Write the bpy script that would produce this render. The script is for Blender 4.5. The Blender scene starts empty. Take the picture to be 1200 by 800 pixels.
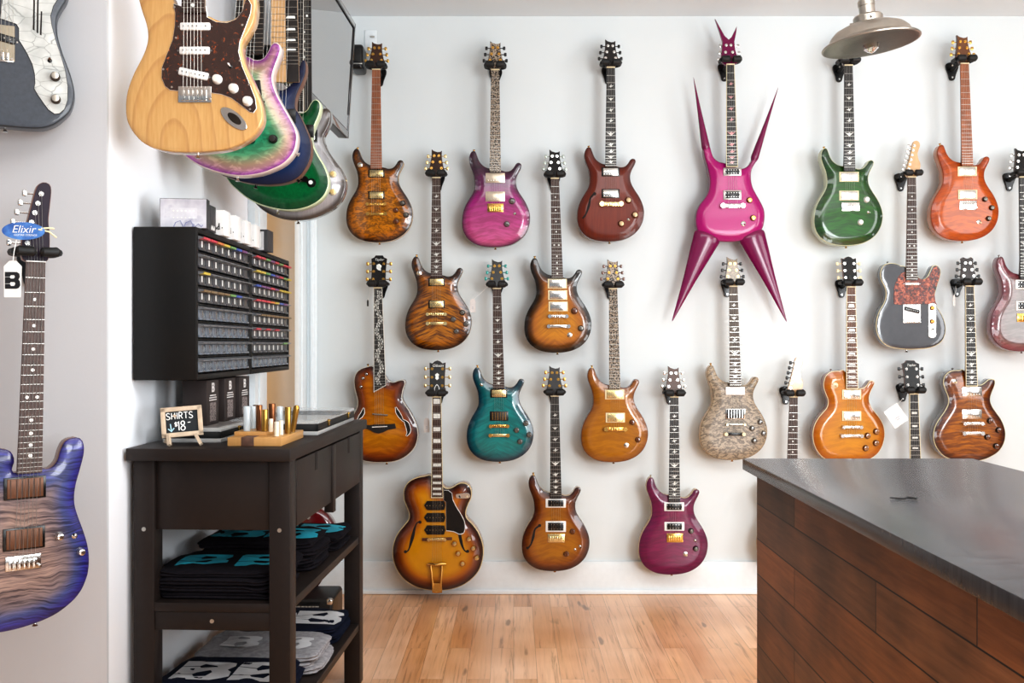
import bpy, bmesh, math, random
from mathutils import Vector, Matrix, geometry
random.seed(7)
SC = bpy.context.scene
COL = SC.collection
F, CX, HY = 1150.0, 602.0, 403.0          # focal length in pixels (1200 px wide), principal point
D, ZC = 4.637, 1.177                      # back wall depth, eye height
CEIL = ZC + 384/F*D
WX = -1.0                                 # side wall
NY = 2.411                                # near-left wall face

def P(px, py, y):                         # photo measurement -> world point at depth y
    return Vector(((px-CX)/F*y, y, ZC-(py-HY)/F*y))

# ------------------------------------------------------------------ objects
def tag(o, label=None, cat=None, group=None, kind=None):
    if label: o['label'] = label
    if cat: o['category'] = cat
    if group: o['group'] = group
    if kind: o['kind'] = kind
    return o

def empty(name, loc=(0, 0, 0), label=None, cat=None, group=None, rz=0):
    o = bpy.data.objects.new(name, None)
    COL.objects.link(o)
    o.location = loc
    o.rotation_euler = (0, 0, rz)
    o.empty_display_size = .05
    return tag(o, label, cat, group)

def link(name, me, parent=None, loc=None):
    o = bpy.data.objects.new(name, me)
    COL.objects.link(o)
    if parent: o.parent = parent
    if loc is not None: o.location = loc
    return o

_bc = {}
def _bm_out(bm):
    bm.verts.index_update()
    v = [tuple(x.co) for x in bm.verts]
    f = [tuple(x.index for x in p.verts) for p in bm.faces]
    bm.free()
    return v, f

def rbox_data(sx, sy, sz, b=0.0, seg=2):
    k = (round(sx, 5), round(sy, 5), round(sz, 5), round(b, 5), seg)
    if k not in _bc:
        bm = bmesh.new()
        bmesh.ops.create_cube(bm, size=1)
        for v in bm.verts: v.co = Vector((v.co.x*sx, v.co.y*sy, v.co.z*sz))
        if b > 0:
            bmesh.ops.bevel(bm, geom=list(bm.edges), offset=min(b, .49*min(sx, sy, sz)), segments=seg, profile=.5, affect='EDGES')
        _bc[k] = _bm_out(bm)
    return _bc[k]

class MB:
    def __init__(s): s.v, s.f, s.m = [], [], []
    def add(s, v, f, mi=0, M=None):
        n = len(s.v)
        s.v += [tuple(M @ Vector(x)) for x in v] if M is not None else [tuple(x) for x in v]
        for q in f:
            s.f.append(tuple(i+n for i in q)); s.m.append(mi)
        return s
    def box(s, c, d, b=0.0, mi=0, M=None, seg=2):
        v, f = rbox_data(d[0], d[1], d[2], b, seg)
        T = Matrix.Translation(c)
        if M is not None: T = T @ M
        return s.add(v, f, mi, T)
    def tube(s, pts, r, n=8, mi=0, caps=True, closed=False):
        pts = [Vector(p) for p in pts]; k = len(pts)
        rs = r if isinstance(r, (list, tuple)) else [r]*k
        V, Fc = [], []; up = None
        for i, p in enumerate(pts):
            if closed: t = pts[(i+1) % k]-pts[i-1]
            else: t = pts[min(i+1, k-1)]-pts[max(i-1, 0)]
            t.normalize()
            if up is None:
                up = Vector((0, 0, 1)) if abs(t.z) < .9 else Vector((1, 0, 0))
            a = t.cross(up)
            if a.length < 1e-6: a = t.cross(Vector((0, 1, 0)))
            a.normalize(); b = a.cross(t).normalized(); up = b
            for j in range(n):
                w = 2*math.pi*j/n
                V.append(p+(a*math.cos(w)+b*math.sin(w))*rs[i])
        for i in range(k if closed else k-1):
            i2 = (i+1) % k
            for j in range(n):
                j2 = (j+1) % n
                Fc.append((i*n+j, i*n+j2, i2*n+j2, i2*n+j))
        if caps and not closed:
            Fc.append(tuple(range(n))[::-1]); Fc.append(tuple((k-1)*n+j for j in range(n)))
        return s.add(V, Fc, mi)
    def cyl(s, a, b, r0, r1=None, n=16, mi=0):
        return s.tube([a, b], [r0, r0 if r1 is None else r1], n, mi)
    def lathe(s, prof, n=24, mi=0, M=None):       # prof [(r,h)] about local z
        V, Fc, R = [], [], []
        for r, h in prof:
            if r < 1e-5: R.append([len(V)]*n); V.append((0, 0, h)); continue
            R.append(list(range(len(V), len(V)+n)))
            for j in range(n):
                w = 2*math.pi*j/n
                V.append((r*math.cos(w), r*math.sin(w), h))
        for a, b in zip(R, R[1:]):
            for j in range(n):
                q = []
                for x in (a[j], a[(j+1) % n], b[(j+1) % n], b[j]):
                    if x not in q: q.append(x)
                if len(q) > 2: Fc.append(tuple(q))
        if prof[0][0] > 1e-5: Fc.append(tuple(R[0])[::-1])
        if prof[-1][0] > 1e-5: Fc.append(tuple(R[-1]))
        return s.add(V, Fc, mi, M)
    def prism(s, pts, o0, o1, mi=0, M=None, mi_side=None, bev=0.0):   # pts (x, y up); o outward: -> (x, -o, y)
        if area(pts) < 0: pts = pts[::-1]
        n = len(pts)
        rings = [(pts, o0), (pts, o1-bev)]
        if bev: rings.append((inset(pts, bev), o1))
        V = [(x, -o, y) for R, o in rings for x, y in R]
        Fc, ms = [], []
        for k in range(len(rings)-1):
            for i in range(n):
                j = (i+1) % n
                s_ = (k*n+i, k*n+j, (k+1)*n+j, (k+1)*n+i)
                Fc.append(s_)
        side = mi if mi_side is None else mi_side
        s.add(V, Fc, side, M)
        base = len(s.v)-len(V)
        k = len(rings)-1
        s.f.append(tuple(base+k*n+i for i in range(n))); s.m.append(mi)
        s.f.append(tuple(base+i for i in range(n))[::-1]); s.m.append(side)
        return s
    def build(s, name, mats, parent=None, smooth=True, ang=35, loc=None):
        me = bpy.data.meshes.new(name)
        me.from_pydata(s.v, [], s.f)
        for m in (mats if isinstance(mats, (list, tuple)) else [mats]): me.materials.append(m)
        me.polygons.foreach_set('material_index', s.m)
        if smooth:
            me.shade_smooth(); me.set_sharp_from_angle(angle=math.radians(ang))
        me.update()
        return link(name, me, parent, loc)

def area(p):
    return .5*sum(p[i][0]*p[(i+1) % len(p)][1]-p[(i+1) % len(p)][0]*p[i][1] for i in range(len(p)))
def inset(p, d):
    n = len(p); out = []
    for i in range(n):
        a, b, c = Vector(p[i-1]), Vector(p[i]), Vector(p[(i+1) % n])
        e1 = (b-a); e2 = (c-b)
        if e1.length < 1e-9 or e2.length < 1e-9: out.append(tuple(b)); continue
        n1 = Vector((-e1.y, e1.x)).normalized(); n2 = Vector((-e2.y, e2.x)).normalized()
        m = n1+n2
        if m.length < .3: m = n1
        m.normalize(); k = d/max(.5, m.dot(n1))
        out.append((b.x+m.x*k, b.y+m.y*k))
    return out
def smooth_closed(p, n, closed=True):
    k = len(p); seg = []
    rng = k if closed else k-1
    for i in range(rng):
        p0, p1, p2, p3 = (Vector(p[(i+d) % k]) if closed else Vector(p[min(max(i+d, 0), k-1)]) for d in (-1, 0, 1, 2))
        for j in range(8):
            t = j/8
            seg.append(.5*((2*p1)+(p2-p0)*t+(2*p0-5*p1+4*p2-p3)*t*t+(3*p1-p0-3*p2+p3)*t**3))
    if not closed: seg.append(Vector(p[-1]))
    L = [0]
    pts = seg+[seg[0]] if closed else seg
    for i in range(len(pts)-1): L.append(L[-1]+(pts[i+1]-pts[i]).length)
    out, j = [], 0
    for i in range(n):
        d = L[-1]*i/(n if closed else n-1)
        while j < len(L)-2 and L[j+1] < d: j += 1
        t = (d-L[j])/max(1e-9, L[j+1]-L[j])
        q = pts[j].lerp(pts[j+1], min(1, t)); out.append((q.x, q.y))
    return out
def poly_dist(x, y, P_):
    best = 1e9; n = len(P_)
    for i in range(n):
        ax, ay = P_[i]; bx, by = P_[(i+1) % n]
        dx, dy = bx-ax, by-ay; l = dx*dx+dy*dy
        t = 0 if l < 1e-12 else max(0, min(1, ((x-ax)*dx+(y-ay)*dy)/l))
        d = (x-ax-t*dx)**2+(y-ay-t*dy)**2
        if d < best: best = d
    return math.sqrt(best)
def inside(x, y, P_):
    c = False; n = len(P_); j = n-1
    for i in range(n):
        xi, yi = P_[i]; xj, yj = P_[j]
        if (yi > y) != (yj > y) and x < (xj-xi)*(y-yi)/(yj-yi)+xi: c = not c
        j = i
    return c

# ------------------------------------------------------------------ materials
def lin(h):
    if isinstance(h, (tuple, list)): return (*h[:3], 1)
    h = h.lstrip('#'); c = [int(h[i:i+2], 16)/255 for i in (0, 2, 4)]
    return (*[x/12.92 if x <= .04045 else ((x+.055)/1.055)**2.4 for x in c], 1)
class NT:
    def __init__(s, name):
        s.mat = bpy.data.materials.new(name); s.mat.use_nodes = True
        s.t = s.mat.node_tree; s.p = s.t.nodes['Principled BSDF']
    def n(s, typ, **kw):
        nd = s.t.nodes.new(typ)
        for k, v in kw.items():
            if k.startswith('i_'): nd.inputs[k[2:].replace('_', ' ')].default_value = v
            else: setattr(nd, k, v)
        return nd
    def l(s, a, b): s.t.links.new(a, b)
    def math(s, op, a, b=None, c=None):
        nd = s.n('ShaderNodeMath', operation=op)
        for i, x in enumerate((a, b, c)):
            if x is None: continue
            if isinstance(x, (int, float)): nd.inputs[i].default_value = x
            else: s.l(x, nd.inputs[i])
        return nd.outputs[0]
    def ramp(s, fac, stops, interp='LINEAR'):
        nd = s.n('ShaderNodeValToRGB'); cr = nd.color_ramp; cr.interpolation = interp
        while len(cr.elements) > 1: cr.elements.remove(cr.elements[-1])
        for i, (p, c) in enumerate(stops):
            e = cr.elements[0] if i == 0 else cr.elements.new(p)
            e.position = p; e.color = lin(c)
        s.l(fac, nd.inputs[0]); return nd.outputs[0]
    def mix(s, fac, a, b, mode='MIX'):
        nd = s.n('ShaderNodeMix', data_type='RGBA', blend_type=mode)
        for x, i in ((fac, 0), (a, 6), (b, 7)):
            if isinstance(x, (int, float)): nd.inputs[i].default_value = x
            elif isinstance(x, (tuple, list, str)): nd.inputs[i].default_value = lin(x)
            else: s.l(x, nd.inputs[i])
        return nd.outputs[2]
    def comb(s, x, y, z):
        nd = s.n('ShaderNodeCombineXYZ')
        for i, q in enumerate((x, y, z)):
            if isinstance(q, (int, float)): nd.inputs[i].default_value = q
            else: s.l(q, nd.inputs[i])
        return nd.outputs[0]
    def noise(s, vec, scale, detail=3, rough=.5, dist=0):
        nd = s.n('ShaderNodeTexNoise'); nd.inputs['Scale'].default_value = scale
        nd.inputs['Detail'].default_value = detail; nd.inputs['Roughness'].default_value = rough
        nd.inputs['Distortion'].default_value = dist
        if vec is not None: s.l(vec, nd.inputs['Vector'])
        return nd.outputs[0]
    def bump(s, h, strength=.2, dist=.002):
        nd = s.n('ShaderNodeBump'); nd.inputs['Strength'].default_value = strength; nd.inputs['Distance'].default_value = dist
        s.l(h, nd.inputs['Height']); s.l(nd.outputs[0], s.p.inputs['Normal'])
    def obj(s): return s.n('ShaderNodeTexCoord').outputs['Object']
    def sep(s, v):
        nd = s.n('ShaderNodeSeparateXYZ'); s.l(v, nd.inputs[0]); return nd.outputs
    def set(s, **kw):
        for k, v in kw.items(): s.p.inputs[k.replace('_', ' ')].default_value = v
        return s
_mc = {}
def pm(name, col, rough=.5, metal=0, coat=0, var=.08, scale=40, bump=0, bscale=200, **kw):
    if name in _mc: return _mc[name]
    m = NT(name)
    m.set(Roughness=rough, Metallic=metal, Coat_Weight=coat, Coat_Roughness=.05)
    for k, v in kw.items(): m.p.inputs[k.replace('_', ' ')].default_value = v
    o = m.obj()
    nz = m.noise(o, scale, 3)
    c = lin(col)
    lo = tuple(x*(1-var) for x in c[:3]); hi = tuple(min(1, x*(1+var)) for x in c[:3])
    m.l(m.ramp(nz, [(.3, lo), (.7, hi)]), m.p.inputs['Base Color'])
    if bump: m.bump(m.noise(o, bscale, 2), bump, .001)
    _mc[name] = m.mat; return m.mat

def figured(name, stops, fig='flame', fs=60, fstr=.6, dark=(.35, .28, .22), slope=.2, vgrad=None, rough=.3, coat=1.0, bright=None, x0=0.0, edge_dark=None, spec=.3):
    """stained maple top. stops: [(edge distance cm, colour)] or vgrad [(z metres, colour)]"""
    m = NT(name); m.set(Roughness=rough, Coat_Weight=coat, Coat_Roughness=.04, Specular_IOR_Level=spec)
    o = m.obj(); X, Y, Z = m.sep(o)
    at = m.n('ShaderNodeAttribute', attribute_name='edge').outputs['Fac']
    e = m.math('MULTIPLY', at, 10.0)
    if vgrad:
        z0, z1 = vgrad[0][0], vgrad[-1][0]
        zn = m.math('DIVIDE', m.math('SUBTRACT', Z, z0), z1-z0)
        col = m.ramp(zn, [((z-z0)/(z1-z0), c) for z, c in vgrad])
        if edge_dark:
            col = m.mix(m.ramp(e, [(0, (0, 0, 0)), (edge_dark[1]/10, (1, 1, 1))]), edge_dark[0], col)
    else:
        col = m.ramp(e, [(d/10, c) for d, c in stops])
    ax = m.math('ABSOLUTE', m.math('SUBTRACT', X, x0))
    nz = m.noise(o, 20 if fig == 'flame' else 26, 2)
    v = m.math('ADD', m.math('ADD', Z, m.math('MULTIPLY', ax, slope)), m.math('MULTIPLY', m.math('SUBTRACT', nz, .5), .012 if fig == 'flame' else .022))
    if fig == 'flame':
        f = m.noise(m.comb(m.math('MULTIPLY', X, 7.0), 0.3, m.math('MULTIPLY', v, fs*.62)), 2.0, 3, .6)
        f = m.ramp(f, [(.40, (0, 0, 0)), (.60, (1, 1, 1))])
    elif fig == 'quilt':
        f = m.noise(m.comb(m.math('MULTIPLY', X, fs*.34), 0.3, m.math('MULTIPLY', v, fs*.8)), 2.0, 2, .5, .9)
        f = m.ramp(f, [(.43, (0, 0, 0)), (.58, (1, 1, 1))])
    elif fig == 'blot':
        f = m.noise(o, fs, 1, .5, .4); f = m.ramp(f, [(.47, (0, 0, 0)), (.53, (1, 1, 1))])
    elif fig == 'grain':      # straight timber grain along the body
        f = m.noise(m.comb(m.math('MULTIPLY', X, fs), 0.3, m.math('MULTIPLY', Z, fs*.07)), 2.0, 4, .6, .6)
        f = m.ramp(f, [(.35, (0, 0, 0)), (.65, (1, 1, 1))])
    else:
        f = m.noise(o, fs, 5, .7); f = m.ramp(f, [(.35, (0, 0, 0)), (.7, (1, 1, 1))])
    dk = m.mix(1.0, col, dark, 'MULTIPLY')
    if fstr < 1: dk = m.mix(fstr, col, dk)
    br = m.mix(1.0, col, bright, 'MULTIPLY') if bright else col
    hs = m.n('ShaderNodeHueSaturation'); hs.inputs['Saturation'].default_value = 1.12; hs.inputs['Value'].default_value = .86
    m.l(m.mix(f, dk, br), hs.inputs['Color']); m.l(hs.outputs[0], m.p.inputs['Base Color'])
    return m.mat

BLACK = pm('black_gloss_plastic', '#0b0b0c', .25)
BLKM = pm('black_matte_rubber', '#141414', .6, bump=.1)
CHROME = pm('nickel_metal', '#d8d6d2', .18, 1)
GOLD = pm('gold_metal', '#dcb062', .22, 1)
GOLDL = pm('pale_gold_metal', '#f0d9a0', .25, 1)
STEEL = pm('fret_steel', '#c9c7c0', .3, 1)
CREAM = pm('cream_plastic', '#e6d9b4', .4)
WHITE = pm('white_plastic', '#efefec', .35)
PEARL = pm('pearl_inlay', '#e9ebe6', .2, var=.15, scale=120)
EBONY = pm('ebony_board', '#1f1b1a', .4, var=.2, scale=60)
ROSE = pm('rosewood_board', '#3e261d', .45, var=.3, scale=50)
ROSEL = pm('pale_rosewood_board', '#653f2b', .45, var=.3, scale=50)
MAHOG = pm('mahogany_back', '#5a2c17', .35, coat=.7, var=.2, scale=30)
NECKW = pm('dark_neck_wood', '#3a1d10', .35, coat=.5, var=.2)
MAPLE = pm('pale_maple', '#cfa676', .35, coat=.6, var=.12, scale=25)
NATED = pm('natural_maple_edge', '#c89c62', .35, coat=.7, var=.15)
AMBERK = pm('amber_knob', '#5f2f0e', .2, coat=1)
BLKK = pm('black_knob', '#17130f', .2, coat=.8)
CLEARK = pm('smoky_clear_knob', '#57524c', .12, coat=1)
TEALT = pm('teal_tuner_button', '#1d8f88', .25, coat=1)
COPPER = pm('copper_coil', '#8a5637', .4, .6)
VOID = pm('sound_hole_dark', '#120a06', .8)
# ------------------------------------------------------------------ guitars
def sst(t):
    t = max(0, min(1, t)); return t*t*(3-2*t)
# outlines in picture pixels relative to the centre of the nut (x right, y down), for the size seen at the back wall
def zc(pts, s, zx, zy): return [((x-zx)/s, (y-zy)/s) for x, y in pts]
DC_OUT = zc([(277,168),(245,158),(215,135),(195,105),(182,70),(172,45),(160,35),(142,42),(128,65),(122,95),(126,130),(140,170),(155,210),(163,250),(165,300),(160,330),(145,365),(120,405),(95,450),(77,500),(70,550),(70,600),(82,650),(110,695),(150,728),(200,750),(260,760),(320,762),(380,757),(440,742),(500,710),(545,665),(572,610),(582,555),(580,510),(565,460),(540,410),(510,365),(485,320),(475,280),(478,240),(492,205),(510,170),(518,145),(510,130),(492,125),(475,135),(460,160),(435,185),(400,192),(363,182)], 6.4, 320, -562)
LP_OUT = zc([(345,97),(300,97),(250,100),(215,115),(190,145),(178,190),(180,235),(195,280),(211,320),(212,355),(200,390),(165,430),(130,475),(103,530),(92,590),(97,650),(115,705),(140,745),(175,780),(230,805),(300,818),(375,822),(450,815),(520,800),(570,775),(610,740),(640,690),(657,630),(660,580),(648,520),(615,460),(575,410),(545,360),(537,310),(548,265),(568,225),(580,195),(575,178),(555,172),(535,180),(515,210),(490,230),(465,235),(440,225),(432,215)], 6.667, 383, -555)
SC_OUT = zc([(318,83),(285,85),(250,85),(215,95),(185,120),(172,150),(170,185),(183,225),(200,265),(207,300),(203,335),(180,380),(145,430),(115,480),(100,530),(98,580),(112,630),(140,675),(180,712),(240,735),(300,745),(370,747),(440,740),(500,720),(560,685),(595,645),(615,600),(622,550),(615,500),(590,440),(555,390),(525,345),(512,305),(515,270),(530,230),(545,190),(545,160),(530,148),(500,150),(475,170),(450,188),(425,190),(408,180)], 6.15, 347, -518)
TELE_OUT = zc([(265,105),(245,105),(215,90),(180,82),(145,83),(112,95),(92,120),(82,155),(83,190),(95,225),(113,260),(124,300),(121,345),(105,390),(80,430),(60,480),(50,540),(55,600),(75,650),(110,690),(160,715),(230,728),(300,733),(380,730),(450,722),(510,700),(550,665),(572,615),(575,560),(560,500),(535,450),(510,410),(496,370),(495,320),(505,280),(520,230),(535,180),(538,140),(525,110),(500,97),(475,105),(460,130),(445,165),(425,195),(400,205),(375,195),(358,175)], 6.4, 312, -557)
T5_OUT = zc([(155,110),(110,112),(70,125),(40,150),(25,185),(22,225),(30,275),(42,320),(47,355),(40,390),(20,430),(-5,480),(-18,540),(-20,600),(-5,660),(30,710),(85,745),(150,757),(225,758),(300,750),(360,725),(410,685),(440,640),(455,580),(450,525),(430,470),(400,415),(370,370),(350,335),(347,305),(355,265),(368,225),(364,205),(345,200),(320,205),(290,215),(265,210),(245,195),(238,180)], 5.714, 187, -412)
ES_OUT = zc([(292,42),(250,45),(200,55),(155,78),(128,110),(117,150),(122,200),(140,245),(153,285),(148,320),(125,350),(85,400),(60,450),(48,510),(52,570),(72,630),(110,685),(160,725),(220,752),(290,765),(345,766),(410,760),(480,738),(540,700),(590,645),(615,580),(622,520),(615,465),(590,400),(555,350),(525,320),(512,300),(512,265),(525,225),(545,180),(545,135),(530,105),(500,88),(465,92),(435,110),(405,122),(375,118),(365,105)], 5.333, 329, -450)
SPIKE_OUT = [(x-76, y-66) for x, y in [(x/4, y/4) for x, y in [(283,720),(255,713),(232,695),(220,668),(212,640),(196,632),(184,645),(186,680),(200,730),(211,780),(213,820),(206,855),(190,885),(168,912),(152,945),(147,980),(150,1020),(165,1050),(195,1072),(240,1085),(300,1090),(360,1085),(410,1070),(445,1046),(463,1020),(470,980),(468,940),(450,900),(430,865),(413,830),(406,790),(410,750),(426,720),(440,698),(434,688),(420,692),(410,708),(395,730),(370,745),(345,742)]]]

DC_HEAD = dict(out=[(-4.8,-.5),(-9.2,-8.6),(-8.4,-14),(-6.9,-21.9),(-6,-28),(-6.1,-36.3),(-3.4,-34),(1.2,-32.6),(4.4,-33),(6.2,-34.4),(6,-28),(6.7,-21.9),(8.1,-15.6),(9.4,-10.9),(9.2,-8),(4.8,-.5)],
    pegs=[(-2.8,-28),(-4.4,-20.2),(-6,-12.6),(2.8,-28),(4.4,-20.2),(6,-12.6)], keys=[-9.2,-10.6,-12.2,9.2,10.6,12], ang=9, smooth=False)
GIB_HEAD = dict(out=[(-4.8,-.5),(-9.2,-7.6),(-8.6,-14),(-8.6,-24),(-9.3,-40.6),(-6,-39.6),(-3.4,-42),(0,-43.2),(3.4,-42),(6,-39.6),(9.8,-40.8),(9.2,-24),(9.2,-14),(9.6,-7.6),(4.8,-.5)],
    pegs=[(-6,-33.3),(-6,-23.4),(-6,-13.6),(6.3,-33.3),(6.3,-23.4),(6.3,-13.6)], keys=[-13,-13,-13,13.4,13.4,13.4], ang=13, smooth=False)
FLAT_HEAD = dict(out=[(-4.8,-.5),(-8.6,-7.6),(-8.3,-14),(-8,-24),(-9,-35.6),(-5.6,-37.2),(-4,-39.6),(4.2,-39.6),(5.8,-37.2),(9.4,-35.6),(8.4,-24),(8.4,-14),(8.6,-7.6),(4.8,-.5)],
    pegs=[(-5.8,-29.6),(-5.8,-20.4),(-5.8,-11),(6,-29.6),(6,-20.4),(6,-11)], keys=[-12.3,-12.3,-12.3,12.6,12.6,12.6], ang=13, smooth=False)
SC_HEAD = dict(DC_HEAD, out=[(-4.8,-.5),(-9.2,-8.6),(-8.4,-14),(-7,-21.9),(-6.6,-28),(-7,-33.3),(-4.6,-35),(-2.4,-34),(0,-33.4),(2.4,-34),(4.6,-35),(7,-33.3),(6.6,-28),(7,-21.9),(8.1,-15.6),(9.4,-10.9),(9.2,-8),(4.8,-.5)])
FEND_HEAD = dict(out=[(-4.4,-.5),(-7.4,-7.4),(-5.3,-14.4),(-2.3,-24.9),(.35,-35.4),(2.5,-45),(6.5,-46.9),(10,-45),(10.9,-40.6),(9.2,-35.4),(7.7,-30),(8.75,-24),(11.2,-17.9),(10.9,-11.7),(8.2,-7),(4.6,-.5)],
    pegs=[(-3.6+i*1.45,-11+i*-5.9) for i in range(6)], keys=[-8.6+i*1.45 for i in range(6)], ang=1, smooth=True)
SPIKE_HEAD = dict(out=zc([(285,264),(260,246),(266,200),(271,150),(257,100),(238,38),(249,60),(281,122),(300,140),(313,128),(325,105),(340,75),(336,105),(326,150),(329,190),(346,246),(322,264)],4,304,264),
    pegs=zc([(287,168),(283,202),(277,233),(309,168),(316,202),(324,234)],4,304,264), keys=[-9.5,-10.5,-12,9,10,10.5], ang=6, smooth=False)
SUPER_HEAD = dict(out=[(-10.6,-.5),(-15,-8),(-14,-27),(-8,-49.5),(-2.6,-72),(2.2,-89),(8.6,-95),(15.5,-94),(18,-87),(16.4,-68),(14.6,-49.5),(16,-32.6),(15,-10),(10.5,-.5)],
    pegs=[(6.7,-81),(3,-69.5),(-.4,-58),(-4,-46.4),(-7,-34.6),(-8.5,-22)], keys=[-8,-12.6,-16.4,-20.6,-24,-25], ang=2, smooth=True)

BIRDS = [[(-3,.2),(-1,.5),(-.6,2.2),(.3,.8),(2.8,1.6),(1,-.2),(.6,-1.6),(-.5,-.6)], [(-2.8,-.6),(-.6,.2),(.4,2.2),(.8,.3),(3,.7),(1,-.8),(-.6,-1.6),(-.8,-.5)], [(-3,1),(-.8,.4),(0,1.2),(.8,.4),(3,1.2),(1,-.6),(0,-1.8),(-1,-.6)]]

class Guitar:
    def __init__(s, label, nut, Y=4.5, u=None, cat='electric guitar', group=None, name='electric_guitar', yaw=0, loc=None, f=1.0):
        s.u = (u or Y/F); s.nx, s.ny = nut; s.f = f
        s.root = empty(name, loc or P(nut[0], nut[1], Y), label, cat, group, yaw)
        s.o_top = -.011
    def part(s, name, mb, mats, parent=None, ang=35):
        return mb.build(name, mats, parent or s.root, ang=ang)
    def px(s, pts): return [(x*s.u, -y*s.u) for x, y in pts]
    def body(s, out, mats, thick=.048, carve=.009, w=.04, t=0, f=None, edge='side', binding=None, n=150, step=.011):
        """mats: top, side(back)"""
        f = f or s.f
        pts = smooth_closed([((x*f+t*y*f)*s.u, -y*f*s.u) for x, y in out], n)
        if area(pts) < 0: pts = pts[::-1]
        s.outl = pts; s.carve, s.cw = carve, w
        rb = .003 if s.u < .0042 else .003
        h = lambda d: s.o_top-carve*(1-sst((d-rb)/w))
        mid = inset(pts, rb*.3); inn = inset(pts, rb)
        zt = h(rb)
        back = s.o_top-carve-thick
        V = [(x, -(back+.004), y) for x, y in pts]; ed = [0]*n
        V += [(x, -(zt-rb), y) for x, y in pts]; ed += [0]*n
        V += [(x, -(zt-rb*.3), y) for x, y in mid]; ed += [rb*.3]*n
        V += [(x, -zt, y) for x, y in inn]; ed += [rb]*n
        bk = inset(pts, .004)
        V += [(x, -back, y) for x, y in bk]; ed += [0]*n
        Fc, mi = [], []
        def ring(a, b, m):
            for i in range(n):
                j = (i+1) % n
                Fc.append((a*n+i, a*n+j, b*n+j, b*n+i)); mi.append(m)
        bi = 2 if binding else 0
        ring(0, 1, 1); ring(1, 2, bi); ring(2, 3, bi if binding else 0); ring(4, 0, 1)
        Fc.append(tuple(4*n+i for i in range(n))[::-1]); mi.append(1)
        # interior of the top
        xs = [p[0] for p in inn]; ys = [p[1] for p in inn]
        vv = [Vector(p) for p in inn]
        y = min(ys)
        k = 0
        while y < max(ys):
            x = min(xs)+(step*.5 if k % 2 else 0)
            while x < max(xs):
                if inside(x, y, inn) and poly_dist(x, y, inn) > step*.45: vv.append(Vector((x, y)))
                x += step
            y += step*.87; k += 1
        ov, oe, of, orig, _, _ = geometry.delaunay_2d_cdt(vv, [(i, (i+1) % n) for i in range(n)], [], 1, 1e-7)
        base = len(V); idx = {}
        for i, p in enumerate(ov):
            src = [q for q in orig[i] if q < n]
            if src: idx[i] = 3*n+src[0]; continue
            d = poly_dist(p.x, p.y, pts)
            idx[i] = len(V); V.append((p.x, -h(d), p.y)); ed.append(d)
        for q in of:
            a = [idx[i] for i in q]
            nrm = (Vector(V[a[1]])-Vector(V[a[0]])).cross(Vector(V[a[2]])-Vector(V[a[0]]))
            if nrm.y > 0: a = a[::-1]
            Fc.append(tuple(a)); mi.append(0)
        me = bpy.data.meshes.new('body'); me.from_pydata(V, [], Fc)
        ms = [mats[0], mats[1]]+([binding] if binding else [])
        for m in ms: me.materials.append(m)
        me.polygons.foreach_set('material_index', mi)
        at = me.attributes.new('edge', 'FLOAT', 'POINT'); at.data.foreach_set('value', ed)
        me.shade_smooth(); me.set_sharp_from_angle(angle=math.radians(50)); me.update()
        s.bodyo = link('body', me, s.root)
        s.back = back
        return s.bodyo
    def zt(s, x, y):
        if not inside(x, y, s.outl): return s.o_top-s.carve
        return s.o_top-s.carve*(1-sst((poly_dist(x, y, s.outl)-.003)/s.cw))
    def ztp(s, dx, dy): return s.zt(dx*s.u, -dy*s.u)
    def neck(s, L, end, w0=9.6, w1=13.4, dxe=0, board=EBONY, inlay='bird', mat=NECKW, bind=None, frets=22, heel=None, slant=0, inl=PEARL, nutmat=CREAM, rad=.019, split=None):
        """L scale length px, end fretboard end px"""
        u = s.u; s.dxe, s.end, s.L = dxe, end, L
        ax = lambda y: dxe*y/end
        hw = lambda y: (w0+(w1-w0)*y/end)/2
        m = MB()
        ys = [0, end]
        bo = .0055
        e2 = end+slant
        pts = [(-hw(0), 0), (hw(0), 0), (ax(end)+hw(end), end-slant), (ax(end)-hw(end), e2)]
        m.prism(s.px(pts), -bo, 0, 0, bev=.0006, mi_side=3 if bind else 0)
        if bind:
            for sg in (-1, 1):
                b = [(sg*hw(0), 0), (sg*(hw(0)-.55), 0), (ax(end)+sg*(hw(end)-.6), end-sg*slant), (ax(end)+sg*hw(end), end-sg*slant)]
                m.prism(s.px(b), -bo, .0004, 3)
            b = [(-hw(end)+ax(end), e2), (hw(end)+ax(end), end-slant), (hw(end)+ax(end), end-slant+.9), (-hw(end)+ax(end), e2+.9)]
            m.prism(s.px(b), -bo, .0004, 3)
        if split:     # right part of the board in a second timber
            m.prism(s.px([(-hw(0)+2*hw(0)*split, 0), (hw(0), 0), (ax(end)+hw(end), end), (ax(end)-hw(end)+2*hw(end)*split, end)]), -.001, .0005, 4)
        fy = lambda n: L*(1-2**(-n/12))
        for k in range(1, frets+1):
            y = fy(k)
            if y > end-.6: break
            a = ax(y); h = hw(y)-(.6 if bind else .15)
            t = max(.19, .0005/u)
            m.prism(s.px([(a-h, y-t), (a+h, y-t), (a+h, y+t), (a-h, y+t)]), -.001, .0011, 1)
        def poly(pp, y, sc=1): m.prism(s.px([(ax(y)+x*sc, y-q*sc) for x, q in pp]), -.001, .0007, 2)
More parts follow.
